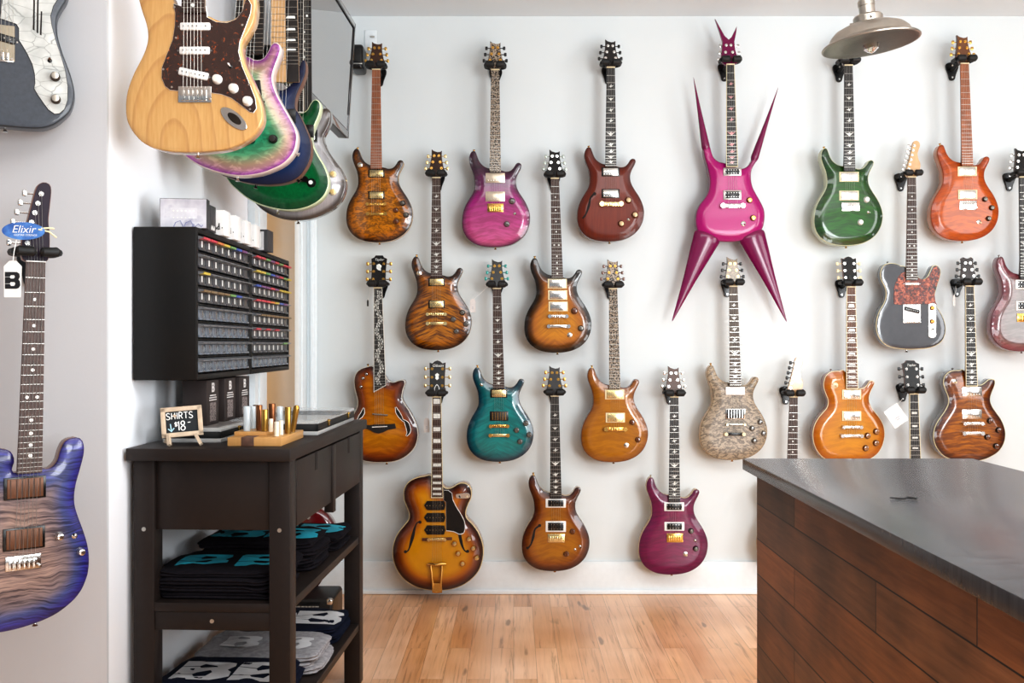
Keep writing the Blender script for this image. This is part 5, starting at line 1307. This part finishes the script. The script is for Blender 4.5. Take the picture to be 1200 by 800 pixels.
flat_case('flat display case with clear lid and brass latches at the far end of the table', -.83, -.572, 2.865, 3.43, .044, -.025, True, 'display_case')

DBX = pm('dark_brown_box_card', '#2c2220', .5)
for i, y in enumerate((2.705, 2.858, 3.0)):
    bx = empty('product_box', (-.846+i*.004, y, TZ+.0405), ['dark brown box with white printed spine nearest the chalkboard', 'dark brown box with white printed spine, middle of the three on the flat case', 'dark brown box with white printed spine, farthest of the three on the flat case'][i], 'box', 'dark boxes standing on the flat case', rz=-.03)
    m = MB(); span(m, -.068, 0, 0, .1, 0, .125, .0012); m.build('carton', DBX, bx)
    M = Matrix.Translation((.0006, .05, .104)) @ Matrix.Rotation(math.pi/2, 4, 'Z')
    m = MB(); b_logo(m, .026, M); m.build('printed_mark', pm('grey_white_print', '#d5d0cd', .6), bx)
    m = MB()
    rr = random.Random(i)
    for k, (z, ww) in enumerate(((.082, .05), (.0755, .06), (.069, .06))): m.box((.0005, .05, z), (.0006, ww, .0028))
    m.build('printed_lines', pm('grey_white_print', '#d5d0cd', .6), bx)
    PH = NT('printed_photo_panel%d' % i); PH.set(Roughness=.5)
    PH.l(PH.ramp(PH.noise(PH.obj(), 190, 3, .7), [(.4, '#2c2220'), (.6, '#9a8d8a')]), PH.p.inputs['Base Color'])
    m = MB(); m.box((.0004, .05, .036), (.0006, .05, .052)); m.build('printed_picture', PH.mat, bx)

# wooden block with slides
MPL = figured('butcher_block_maple', [(0, '#d3a878'), (5, '#d3a878')], fig='grain', fs=30, fstr=.35, dark=(.8, .72, .62), coat=.2, rough=.45)
WAL = pm('walnut_strip', '#5f4336', .5, var=.2, scale=60)
wb = empty('slide_display_block', (-.605, 2.555, TZ), 'striped maple and walnut block holding guitar slides at the table front', 'display block', rz=-.03)
m = MB(); span(m, -.142, 0, 0, .235, 0, .0225, .0015); m.build('base', MPL, wb)
m = MB(); span(m, -.106, -.072, -.0006, .2356, -.0, .0231, .001); m.build('walnut_stripe', WAL, wb)
m = MB(); span(m, -.14, -.055, .05, .225, .0226, .033, .0012); m.build('upper_step', MPL, wb)
GLS = NT('slide_glass'); GLS.set(Roughness=.02, Alpha=.42, Base_Color=(.78, .86, .9, 1), Specular_IOR_Level=1.0); GLS = GLS.mat
IVO = pm('ivory_ceramic', '#eadfc8', .35, coat=.6); BRZ = pm('copper_bronze', '#8a5a3c', .3, 1); BRS = pm('dull_brass', '#b08a45', .3, 1); DKB = pm('dark_bronze', '#5e4638', .3, 1)
def slide(px, y, r, h, mat, label, z=None, ball=False, lean=0):
    x = (px-CX)/F*y
    zb = TZ+(.0235 if z is None else z)
    o = empty('guitar_slide', (x, y, zb), label, 'guitar slide', 'guitar slides standing on the wooden block')
    m = MB()
    M = Matrix.Rotation(lean, 4, 'Y')
    if ball: m.lathe([(r*.8, 0), (r*.85, h*.3), (r*.95, h*.7), (r, h*.86), (r*.92, h*.93), (r*.6, h*.99), (0, h)], 18, 0, M)
    else: m.lathe([(r*.98, 0), (r, .001), (r, h-.001), (r*.97, h), (r*.78, h), (r*.76, h-.003), (r*.76, .002), (r*.5, .002)], 18, 0, M)
    m.build('tube', mat, o); return o
slide(289.5, 2.63, .0098, .066, GLS, 'clear glass slide at the left front of the block', .0335)
slide(296.5, 2.70, .0078, .062, GLS, 'clear glass slide behind the left front one', .0335)
slide(299.5, 2.72, .0075, .064, DKB, 'dark bronze slide second in the left cluster', .0335)
slide(304, 2.645, .0082, .068, BRZ, 'tall copper slide right of the dark bronze one', .0335)
slide(310.5, 2.62, .009, .0575, BRS, 'dull brass slide in the middle of the block', .0335)
slide(319, 2.735, .0092, .0665, BRZ, 'tall copper slide at the rear middle of the block', .0335)
slide(317.5, 2.605, .0058, .034, IVO, 'short ivory slide left of the other two ivory ones', .0335)
slide(324.2, 2.585, .0064, .038, IVO, 'short ivory slide at the front of the three')
slide(329.3, 2.625, .0064, .038, IVO, 'short ivory slide right of the other two ivory ones')
slide(328, 2.70, .009, .071, GLS, 'tall clear glass slide on the right of the block')
slide(337.5, 2.67, .0085, .071, BRS, 'tall brass slide near the right end of the block')
slide(343, 2.72, .0085, .074, BRS, 'tilted round-topped brass slide at the right end of the block', ball=True, lean=.16)

# ------------------------------------------------------------------ drawer cabinets on the side wall
PLB = pm('black_cabinet_plastic', '#100f0e', .45, Specular_IOR_Level=.3, var=.15, scale=80)
CX0, CXF, CZ0, CZ1 = -.995, -.828, 1.082, 1.484
DRW = pm('smoky_drawer_plastic', '#34363b', .3, var=.25, scale=30, coat=.4)
DRB2 = pm('clear_grey_drawer_plastic', '#5c6570', .25, var=.3, scale=40, coat=.5)
LIP = pm('grey_drawer_lip', '#6f7073', .3, var=.25, scale=60)
PICKS = [pm('pick_'+n, c, .4) for n, c in (('red', '#c2424e'), ('yellow', '#c9b24a'), ('green', '#6f9a5a'), ('purple', '#7a4f7c'), ('blue', '#3f58a8'), ('brown', '#7a6446'), ('orange', '#c5773f'))]
meshes = {}
def shared(name, mats, fn):
    if name not in meshes:
        m = MB(); fn(m); o = m.build(name, mats); meshes[name] = o.data; bpy.data.objects.remove(o)
    return meshes[name]
ROWS = [(1, 1, 1, 1, 1, 1, 1, 0)]*8
for ci, (y0, y1, lab) in enumerate(((2.564, 3.088, 'black small-parts drawer cabinet on the side wall, nearer half'), (3.094, 3.62, 'black small-parts drawer cabinet on the side wall, farther half'))):
    cab = empty('drawer_cabinet', (CX0, y0, CZ0), lab, 'drawer cabinet', 'drawer cabinets on the side wall')
    Ln, Hh, Dp = y1-y0, CZ1-CZ0, CXF-CX0
    m = MB()
    span(m, 0, Dp, 0, .014, 0, Hh, .004); span(m, 0, Dp, Ln-.014, Ln, 0, Hh, .004)
    span(m, 0, Dp, .008, Ln-.008, 0, .016, .004); span(m, 0, Dp, .008, Ln-.008, Hh-.016, Hh, .004); span(m, 0, .006, .01, Ln-.01, .01, Hh-.01)
    rows, cols = 8, 8
    rh = (Hh-.032)/rows; cw = (Ln-.034)/cols
    for r in range(1, rows): span(m, .006, Dp-.008, .01, Ln-.01, .016+r*rh-.002, .016+r*rh+.001)
    for c in range(1, cols): span(m, .006, Dp-.014, .017+c*cw-.0008, .017+c*cw+.0008, .01, Hh-.01)
    m.build('cabinet_frame', PLB, cab)
    def drawer_fn(m):
        span(m, -.1, .002, -cw/2+.0022, cw/2-.0022, .004, rh-.012, .0015)
        span(m, -.002, .005, -cw/2+.0022, cw/2-.0022, .004, .010, .0015)
        m.add([(-.001, -cw/2+.002, rh-.0155), (-.001, cw/2-.002, rh-.0155), (.016, cw/2-.002, rh-.012), (.016, -cw/2+.002, rh-.012), (-.001, -cw/2+.002, rh-.0045), (-.001, cw/2-.002, rh-.0045), (.016, cw/2-.002, rh-.0095), (.016, -cw/2+.002, rh-.0095)],
              [(0, 1, 2, 3), (7, 6, 5, 4), (0, 3, 7, 4), (1, 5, 6, 2), (2, 6, 7, 3), (0, 4, 5, 1)], 1)
    rnd = random.Random(20+ci)
    for r in range(rows):
        rt = rows-1-r       # row from the top
        lab_row = rt < (4 if ci == 0 else 7)
        for c in range(cols):
            me = shared('drawer_a' if lab_row else 'drawer_b', [DRW if lab_row else DRB2, LIP], drawer_fn)
            d = link('drawer', me, cab, (Dp-.004, .017+(c+.5)*cw, .016+r*rh))
            if lab_row and c < 7:
                link('label', shared('label', [WHITE], lambda m: span(m, .0021, .0028, -.0045, .0045, .0125, .029)), d)
            col = None
            if ci == 0:
                col = {0: [0, 0, 6, 1, 2, 4, 3, None], 3: [5, 5, 5, 5, 2, 4, None, None], 2: [1, None, None, None, None, None, None, None]}.get(rt, [None]*8)[c]
            else:
                col = {0: [0, 0, 2, 3, 0, 2, 0, 0], 1: [1, 1, 2, 4, 3, 0, 2, 1], 2: [4, 3, 3, 0, 3, 1, 1, 1], 3: [0, 0, 0, 6, 1, 4, 3, None], 4: [None, 5, 5, 5, 5, 5, 5, 5], 5: [0, None, 0, None, 0, None, None, None], 6: [None]*6+[2, None]}.get(rt, [None]*8)[c]
            if col is not None:
                link('colour_tab', shared('tab%d' % col, [PICKS[col]], lambda m: span(m, .004, .0172, -cw*.44, cw*.44, rh-.0145, rh-.0085)), d)

# boxes on top of the cabinets
CZT = CZ1+.0005
GREYB = pm('dark_grey_card', '#3b3b3d', .5); WBX = pm('white_card', '#ecebe9', .5, var=.02)
PR = NT('printed_lilac_front'); PR.set(Roughness=.4)
PR.l(PR.ramp(PR.noise(PR.obj(), 22, 3), [(.3, '#bfbec9'), (.55, '#d8d8de'), (.75, '#a9a6b8')]), PR.p.inputs['Base Color'])
b0 = empty('pedal_box', (-.938, 2.6, CZT), 'grey printed box standing upright nearest on top of the drawer cabinets', 'box', rz=.1)
m = MB(); span(m, 0, .122, 0, .035, 0, .079, .0012); m.build('carton', GREYB, b0)
m = MB(); span(m, .0015, .1205, -.0008, 0, .001, .0775); f_ = m.build('printed_front', PR.mat, b0)
m = MB(); span(m, .028, .096, -.0013, -.0008, .026, .054); m.build('printed_panel', pm('pale_print', '#dcdce2', .4), b0)
m = MB()
for k in range(6):
    for z in (.046, .028): m.add(*cyl_y(.0024 if z > .04 else .0018, .0006), 0, Matrix.Translation((.036+k*.0104, -.0014, z)))
m.build('printed_dots', WHITE, b0)
m = MB()
for x0 in (.035, .062): m.tube([(x0, -.0013, .0), (x0+.006, -.0013, .015), (x0+.018, -.0013, .02), (x0+.026, -.0013, .004)], .0012, 5)
m.tube([(.084, -.0013, .004), (.088, -.0013, .012), (.092, -.0013, .004), (.1, -.0013, .012), (.108, -.0013, .004), (.112, -.0013, .009)], .0011, 5)
m.build('printed_drawing', pm('blue_grey_print', '#8d90b5', .5), b0)
b1 = empty('product_box', (-.935, 2.685, CZT), 'dark grey box second from the front on the drawer cabinets', 'box', rz=0)
m = MB(); span(m, 0, .105, 0, .05, 0, .073, .0012); m.build('carton', GREYB, b1)
m = MB()
for k in range(3): m.tube([(.1055, .006+k*.012, .006), (.1055, .010+k*.012, .018), (.1055, .016+k*.012, .006)], .001, 5)
m.build('printed_scrawl', WHITE, b1)
for i, y in enumerate((2.775, 2.885, 2.995, 3.105)):
    wbx = empty('white_box', (-.94, y, CZT), ['white box with black script, nearest of the four on the drawer cabinets', 'white box with black script, second of the four on the drawer cabinets', 'white box with black script, third of the four on the drawer cabinets', 'white box with black script, farthest of the four on the drawer cabinets'][i], 'box', 'white boxes on the drawer cabinets')
    m = MB(); span(m, 0, .121, 0, .065, 0, .0715, .0012); m.build('carton', WBX, wbx)
    m = MB(); X0 = .089
    for p in ([(0, .030), (.002, .012), (.010, .012)], [(.016, .012), (.012, .018), (.017, .021), (.0185, .03), (.019, .012)], [(.026, .017), (.028, .017)], [(.008, .018), (.011, .014)]):
        m.tube([(X0+a, -.0008, b+.004) for a, b in p], .0014, 5)
    m.build('printed_script', BLACK, wbx)
ac = empty('accessory_pack', (-.93, 3.24, CZT), 'black-edged pack with white front, rearmost on the drawer cabinets', 'box')
m = MB(); span(m, 0, .118, 0, .075, 0, .071, .001); m.build('carton', GREYB, ac)
m = MB(); span(m, .004, .105, -.0008, 0, .003, .064); m.build('printed_front', pm('pale_grey_card', '#d3d3d5', .5), ac)
m = MB(); span(m, .084, .096, -.0014, -.0008, .012, .058); m.build('white_strip', WHITE, ac)
m = MB(); span(m, .07, .09, -.0014, -.0008, .056, .064); m.build('printed_mark', BLACK, ac)
# ------------------------------------------------------------------ television, speaker, wall plate
tv = empty('television', (-.735, 3.31, 2.05), 'black flat television tilted down on the side wall behind the fanned guitars', 'television')
Ax = Vector((.031, .86, .0)); Up = Vector((.031, -.001, .487)); Nn = Ax.cross(Up).normalized()
Mt = Matrix.Identity(4)
a_, u_ = Ax.normalized(), Up.normalized(); nn_ = a_.cross(u_).normalized()
for i in range(3): Mt[i][0], Mt[i][1], Mt[i][2] = a_[i], -nn_[i], u_[i]
TVG = NT('tv_screen_glass'); TVG.set(Roughness=.03, Base_Color=(.05, .05, .055, 1), Specular_IOR_Level=1.0, Coat_Weight=1, IOR=2.4, Coat_IOR=2.2, Coat_Roughness=.02); TVG = TVG.mat
m = MB()
m.box((.43, .022, .243), (.86, .04, .487), .004); m.box((.43, .05, .24), (.5, .04, .3), .015)
m.v = [tuple(Mt.to_3x3() @ Vector(v)) for v in m.v]; m.build('casing', pm('dark_tv_plastic', '#2b2b2d', .35), tv)
m = MB(); m.box((.43, .0012, .252), (.845, .002, .44)); m.v = [tuple(Mt.to_3x3() @ Vector(v)) for v in m.v]; m.build('screen', TVG, tv)
m = MB()
for c, d in (((.43, .0, .476), (.86, .006, .022)), ((.43, .0, .014), (.86, .006, .028)), ((.011, .0, .243), (.022, .006, .487)), ((.849, .0, .243), (.022, .006, .487))): m.box(c, d, .002)
m.v = [tuple(Mt.to_3x3() @ Vector(v)) for v in m.v]; m.build('bezel', pm('glossy_grey_bezel', '#4a4a4c', .15, coat=1), tv)
m = MB(); m.box((.43, -.0035, .4635), (.82, .002, .006)); m.box((.838, -.0035, .28), (.006, .002, .37)); m.v = [tuple(Mt.to_3x3() @ Vector(v)) for v in m.v]; m.build('bezel_line', BLACK, tv)
m = MB(); m.tube([(-.05, .43, .24), (-.255, .45, .24)], .03, 10); m.box((-.258, .45, .24), (.012, .2, .22), .003); m.build('wall_mount', BLKM, tv)

p = P(420, 69, 4.56)
sp = empty('wall_speaker', (p.x, 4.637, p.z), 'small black speaker box on the wall right of the television', 'speaker')
m = MB(); m.box((0, -.06, 0), (.056, .12, .115), .014, seg=4); m.build('housing', BLACK, sp)
m = MB(); m.box((.0, -.1215, .006), (.036, .003, .062), .004); m.build('grille', BLKM, sp)
m = MB(); m.box((0, -.1215, -.034), (.048, .003, .005), .001); m.build('trim_strip', STEEL, sp)
p = P(434.5, 48, D)
ou = empty('wall_plate', (p.x, D, p.z), 'white blank wall plate behind the quilted guitar headstock', 'wall plate')
m = MB(); m.box((0, -.003, 0), (.056, .006, .1), .003); m.build('plate', TRIM, ou)
m = MB(); m.tube([(.0, -.008, .018), (.008, -.014, .017), (.02, -.02, .014)], .004, 8); m.build('plug', STEEL, ou)
# cord with red bead hanging behind the blue guitar
p = P(359, 96, 3.25)
hc = empty('hanging_cord', p, 'black looped cord with dark red bead beside the blue guitar', 'cord')
m = MB(); m.lathe([(0, -.011), (.008, -.008), (.0112, 0), (.008, .008), (0, .011)], 14); m.build('bead', pm('dark_red_bead', '#3a0d10', .2, coat=1), hc)
m = MB(); m.tube([(0, 0, -.008), (.008, .01, -.05), (.006, .012, -.09), (-.01, .01, -.1), (-.014, .008, -.06), (-.008, .006, -.02)], .0035, 8)
m.tube([(0, 0, .008), (-.006, .02, .12), (-.05, .03, .35), (-.06, .03, .66)], .002, 6); m.build('cord', BLKM, hc)

# ------------------------------------------------------------------ tags on the back wall
def card(label, p, w, h, mat, rot=0, Y=4.5, thread=None, print_=True, name='price_tag', cat='tag'):
    o = empty(name, P(p[0], p[1], Y), label, cat, 'paper tags hanging beside the guitars')
    M = Matrix.Rotation(rot, 4, 'Y')
    m = MB(); m.prism([(-w/2, -h/2), (w/2, -h/2), (w/2, h*.32), (w*.25, h/2), (-w*.25, h/2), (-w/2, h*.32)] if name == 'price_tag' else [(-w/2, -h/2), (w/2, -h/2), (w/2, h/2), (-w/2, h/2)], 0, .0008, 0, M); m.build('card', mat, o)
    if thread:
        t = P(thread[0], thread[1], Y)-P(p[0], p[1], Y)
        m = MB(); s_ = M @ Vector((0, 0, h*.42)); m.tube([s_, s_.lerp(t, .5)+Vector((.003, -.004, 0)), t], .0008, 5); m.build('thread', WHITE, o)
    if print_:
        m = MB()
        for z, ww in ((-.1, .3), (-.2, .24)): m.box((0, -.0012, h*z), (w*ww, .0006, h*.05), 0, 0)
        m.v = [tuple(M @ Vector(v)) for v in m.v]; m.build('print', pm('pale_grey_ink', '#b3b3b8', .7), o)
    return o
PLT = pm('pale_grey_tag', '#d2cdca', .6)
card('white square tag hanging at an angle beside the black bar-inlaid headstock', (1050, 487), .074, .092, WHITE, math.radians(-35), 4.47, (1057, 468), name='swing_tag')
card('pale tag hanging left of the teal guitar neck', (554, 358), .026, .062, PLT, 0, 4.52, (572, 335))
card('pale tag hanging left of the archtop guitar neck', (500, 498), .026, .066, PLT, 0, 4.52, (505, 463))
card('dark tag hanging left of the koa guitar neck', (431, 355), .008, .03, BLKM, 0, 4.53, (434, 336), False)
card('pale tag hanging by the tiger-flame single-cut guitar headstock', (1118, 352), .01, .05, PLT, 0, 4.53, (1120, 335), False)

# ------------------------------------------------------------------ counter
CT = NT('dark_grey_laminate'); CT.set(Roughness=.24, Specular_IOR_Level=.6)
o_ = CT.obj(); X_, Y_, Z_ = CT.sep(o_)
CT.l(CT.ramp(CT.noise(CT.comb(CT.math('MULTIPLY', X_, 5), CT.math('MULTIPLY', Y_, 22), 0), 3, 5, .6), [(.3, '#38373a'), (.7, '#4c4b4e')]), CT.p.inputs['Base Color']); CT.bump(CT.noise(o_, 300, 3), .08, .001)
RW = NT('reclaimed_planks'); RW.set(Roughness=.55)
o_ = RW.obj(); X_, Y_, Z_ = RW.sep(o_)
br = RW.n('ShaderNodeTexBrick', offset=.43, offset_frequency=2)
for k, v in (('Scale', 1.0), ('Mortar Size', .0016), ('Mortar Smooth', .3), ('Brick Width', .78), ('Row Height', .0815)): br.inputs[k].default_value = v
br.inputs['Color1'].default_value = (0, 0, 0, 1); br.inputs['Color2'].default_value = (1, 1, 1, 1); br.inputs['Mortar'].default_value = (.5,)*3+(1,)
RW.l(RW.comb(RW.math('ADD', Y_, RW.math('MULTIPLY', X_, 1.0)), RW.math('ADD', Z_, .008), 0), br.inputs['Vector'])
cc = RW.ramp(br.outputs['Color'], [(0, '#4f3c30'), (.2, '#6d4f36'), (.4, '#a3683a'), (.55, '#634d3a'), (.75, '#a66f44'), (.88, '#6a5440'), (1, '#c07e48')])
gr = RW.ramp(RW.noise(RW.comb(RW.math('MULTIPLY', Y_, 3), RW.math('MULTIPLY', Z_, 40), RW.math('MULTIPLY', br.outputs['Color'], 5)), 2, 5, .6, .5), [(.3, (.62, .58, .54)), (.7, (1.1, 1.08, 1.05))])
st2 = RW.ramp(RW.noise(RW.comb(RW.math('MULTIPLY', Y_, 2.2), RW.math('MULTIPLY', Z_, 3), 1), 2.3, 3), [(.35, (.6, .58, .58)), (.65, (1.15, 1.05, .98))])
RW.l(RW.mix(br.outputs['Fac'], RW.mix(1, RW.mix(1, cc, gr, 'MULTIPLY'), st2, 'MULTIPLY'), '#1c120c'), RW.p.inputs['Base Color'])
RW.bump(RW.math('SUBTRACT', 1, br.outputs['Fac']), .5, .003)
ct = empty('shop_counter', (.8, 1.3, 0), 'long shop counter with dark grey top and reclaimed plank sides at the right', 'counter')
m = MB(); span(m, .536-.8, 1.075-.8, .3-1.3, 2.3-1.3, .883, .909, .002); m.build('countertop', CT.mat, ct)
m = MB(); span(m, .566-.8, 1.05-.8, .33-1.3, 2.285-1.3, 0, .883, .002); m.build('plank_cladding', RW.mat, ct)
p = P(1060, 585, 1.693)
bs = empty('bent_clip', (p.x, p.y, .909), 'thin bent black clip lying alone on the grey countertop', 'clip')
m = MB(); m.tube([(-.024, .004, .0025), (-.012, .0, .002), (0, -.001, .002), (.006, .004, .003), (.013, .002, .0025), (.02, -.001, .002), (.022, .001, .003)], [.0012, .0018, .0016, .002, .002, .0016, .0016], 6); m.build('strip', BLACK, bs)

# ------------------------------------------------------------------ pendant lamp
YP = 3.3; k_ = YP/F
pc = P(1020.5, 52, YP)
pl = empty('pendant_lamp', (pc.x, pc.y, CEIL), 'brushed nickel barn-style pendant lamp hanging from the ceiling', 'lamp')
off = Vector((0, 0, pc.z-CEIL))
T = Matrix.Translation(off) @ Matrix.Rotation(math.radians(-6.5), 4, 'Y')
NI = pm('brushed_nickel', '#b9b2a8', .32, 1, var=.05); NII = pm('nickel_inner', '#9c8f82', .3, 1)
m = MB()
m.lathe([(.153, -.001), (.1585, 0), (.1595, .003), (.156, .007), (.146, .0105), (.138, .014), (.134, .02), (.128, .034), (.112, .05), (.085, .062), (.055, .068), (.044, .07), (.044, .076)], 56, 0, T)
m.lathe([(.04, .066), (.055, .064), (.085, .058), (.11, .047), (.125, .033), (.131, .019), (.135, .013), (.138, .0145), (.141, .009), (.144, .0105), (.147, .006), (.15, .007), (.153, -.001)], 56, 1, T)
m.build('lamp_shade', [NI, NII], pl, ang=50)
m = MB(); m.lathe([(.038, .066), (.048, .07), (.048, .092), (.044, .097), (.034, .1), (.027, .1)], 32, 0, T); cl_ = m.build('collar', NI, pl)
m = MB()
for w in (.4, 2.5, 4.6):
    a = Vector((.048*math.cos(w), .048*math.sin(w), .082)); m.cyl(T @ a, T @ (a*1.0+Vector((.012*math.cos(w), .012*math.sin(w), 0))), .005, .006, 10)
m.build('thumb_screw', NI, cl_)
m = MB(); m.lathe([(.026, .096), (.026, .128), (.0275, .13), (.0275, .145), (.022, .152), (.022, .175), (.01, .185)], 28, 0, T); m.build('socket', NI, pl)
top = T @ Vector((0, 0, .18))
m = MB(); m.tube([top, Vector((top.x*.6, 0, top.z*.5)), Vector((0, 0, -.005))], .004, 8); m.build('cord', BLKM, pl)
m = MB(); m.lathe([(.06, -.001), (.058, -.02), (.02, -.028), (0, -.028)], 28, 0); m.build('ceiling_canopy', NI, pl)
BGL = NT('bulb_glass'); BGL.set(Roughness=.02, Transmission_Weight=1, IOR=1.25, Base_Color=(.95, .88, .78, 1)); BGL = BGL.mat
m = MB(); m.lathe([(.013, .05), (.014, .035), (.02, .018), (.0265, .0), (.024, -.016), (.012, -.026), (.003, -.03), (0, -.031)], 24, 0, T); m.build('bulb', BGL, pl)
m = MB(); m.lathe([(.015, .065), (.015, .048), (.012, .046), (0, .046)], 16, 0, T)
m.tube([T @ Vector((.006*math.cos(j*1.3), .006*math.sin(j*1.3), .045-.05*abs(((j/6) % 1)*2-1))) for j in range(20)], .0008, 5); m.build('filament_holder', BRASS, pl)

# ------------------------------------------------------------------ red body and amplifier behind the table
am = empty('amplifier', (-.87, 4.2, 0), 'low black amplifier with metal corner on the floor behind the table', 'amplifier')
m = MB(); m.box((0, 0, .058), (.23, .24, .116), .012, seg=3); m.build('cabinet', CASEB, am)
m = MB(); m.box((.116, 0, .056), (.004, .21, .1), .001); m.build('side_panel', pm('brown_side_vinyl', '#5b4630', .6), am)
m = MB(); m.box((-.02, -.121, .06), (.17, .002, .088), .001); pn = m.build('panel', BLACK, am)
m = MB(); rr = random.Random(2)
for i in range(5):
    x = -.09
    while x < .055:
        w = rr.uniform(.006, .016); m.box((x+w/2, -.1226, .036+i*.0125), (w, .0006, .005)); x += w+.003
m.build('panel_print', pm('panel_white_print', '#9c9c98', .6), pn)
m = MB(); m.add(*rbox_data(.026, .03, .026, .008, 3), 0, Matrix.Translation((.103, -.108, .104))); m.build('corner_cap', CHROME, am)
RED = pm('dark_cherry_lacquer', '#5a0a10', .15, coat=1, var=.12, scale=8)
rb = empty('guitar', (-.965, 4.3, .117), 'dark cherry-red rounded guitar body resting on the black amplifier behind the table', 'guitar')
ro = [(.065,.0),(.11,.004),(.135,.045),(.165,.09),(.19,.15),(.196,.2),(.188,.25),(.165,.3),(.125,.337),(.08,.35),(.035,.345),(.0,.325),(-.02,.29),(-.026,.2),(-.02,.1),(.0,.03)]
so_ = smooth_closed(ro, 80)
m = MB(); i1 = inset(so_ if area(so_) > 0 else so_[::-1], .006); i2 = inset(i1, .02)
q_ = so_ if area(so_) > 0 else so_[::-1]; n_ = len(q_)
V = [(x, .04, z) for x, z in i1]+[(x, .033, z) for x, z in q_]+[(x, -.02, z) for x, z in q_]+[(x, -.028, z) for x, z in i1]+[(x, -.036, z) for x, z in i2]
Fc = [(k*n_+i, k*n_+(i+1) % n_, (k+1)*n_+(i+1) % n_, (k+1)*n_+i) for k in range(4) for i in range(n_)]+[tuple(range(n_))[::-1], tuple(4*n_+i for i in range(n_))]
m.add(V, Fc); m.build('shell', RED, rb, ang=50)
m = MB(); m.tube([(.075, -.034, .305), (.075, -.046, .306)], [.008, .006], 12); m.build('strap_button', CHROME, rb)

# ------------------------------------------------------------------ camera, light
cam = bpy.data.cameras.new('camera'); co = bpy.data.objects.new('camera', cam); COL.objects.link(co)
co.location = (0, 0, ZC); co.rotation_euler = (math.pi/2, 0, 0)
cam.sensor_width = 36; cam.lens = F/1200*36; cam.shift_x = -(CX-600)/1200; cam.shift_y = (HY-400)/1200
cam.clip_start = .05
SC.camera = co
w = bpy.data.worlds.new('daylight'); SC.world = w; w.use_nodes = True
nt = w.node_tree; bg = nt.nodes['Background']
tcw = nt.nodes.new('ShaderNodeTexCoord'); sepw = nt.nodes.new('ShaderNodeSeparateXYZ'); rw = nt.nodes.new('ShaderNodeValToRGB')
nt.links.new(tcw.outputs['Generated'], sepw.inputs[0]); nt.links.new(sepw.outputs[2], rw.inputs[0])
rw.color_ramp.elements[0].position = .0; rw.color_ramp.elements[0].color = (.62, .65, .7, 1)
rw.color_ramp.elements[1].position = .35; rw.color_ramp.elements[1].color = (.93, .96, 1, 1)
nt.links.new(rw.outputs[0], bg.inputs['Color'])
bg.inputs['Strength'].default_value = .5
def arealight(name, loc, target, sx, sy, power, col=(1, 1, 1)):
    l = bpy.data.lights.new(name, 'AREA'); l.shape = 'RECTANGLE'; l.size = sx; l.size_y = sy; l.energy = power; l.color = col
    o = bpy.data.objects.new(name, l); COL.objects.link(o); o.location = loc
    o.rotation_euler = (Vector(target)-Vector(loc)).to_track_quat('-Z', 'Y').to_euler(); return o
arealight('right_window_light', (4.15, 1.4, 1.65), (-1.0, 2.6, 1.3), 2.4, 1.9, 84, (.95, .975, 1))
arealight('rear_window_light', (2.9, -2.9, 1.75), (-1.2, 4.6, 1.2), 1.7, 1.6, 112, (.94, .975, 1))
arealight('added_overhead_fill', (.9, 1.5, 2.70), (.8, 2.2, 0), 2.8, 1.8, 70, (.96, .985, 1))  # unseen overhead lamp, added to brighten the whole room
arealight('added_uplight', (1.9, 1.0, .95), (.2, 1.8, 2.7), 1.8, 1.6, 60, (.93, .97, 1))  # unseen upward lamp, added to lighten the ceiling
SC.view_settings.view_transform = 'Standard'; SC.view_settings.look = 'None'; SC.view_settings.exposure = 0.36; SC.view_settings.gamma = 0.87
SC.cycles.max_bounces = 7; SC.cycles.glossy_bounces = 4; SC.cycles.transmission_bounces = 6; SC.cycles.caustics_reflective = False; SC.cycles.caustics_refractive = False
SC.cycles.sample_clamp_indirect = 6
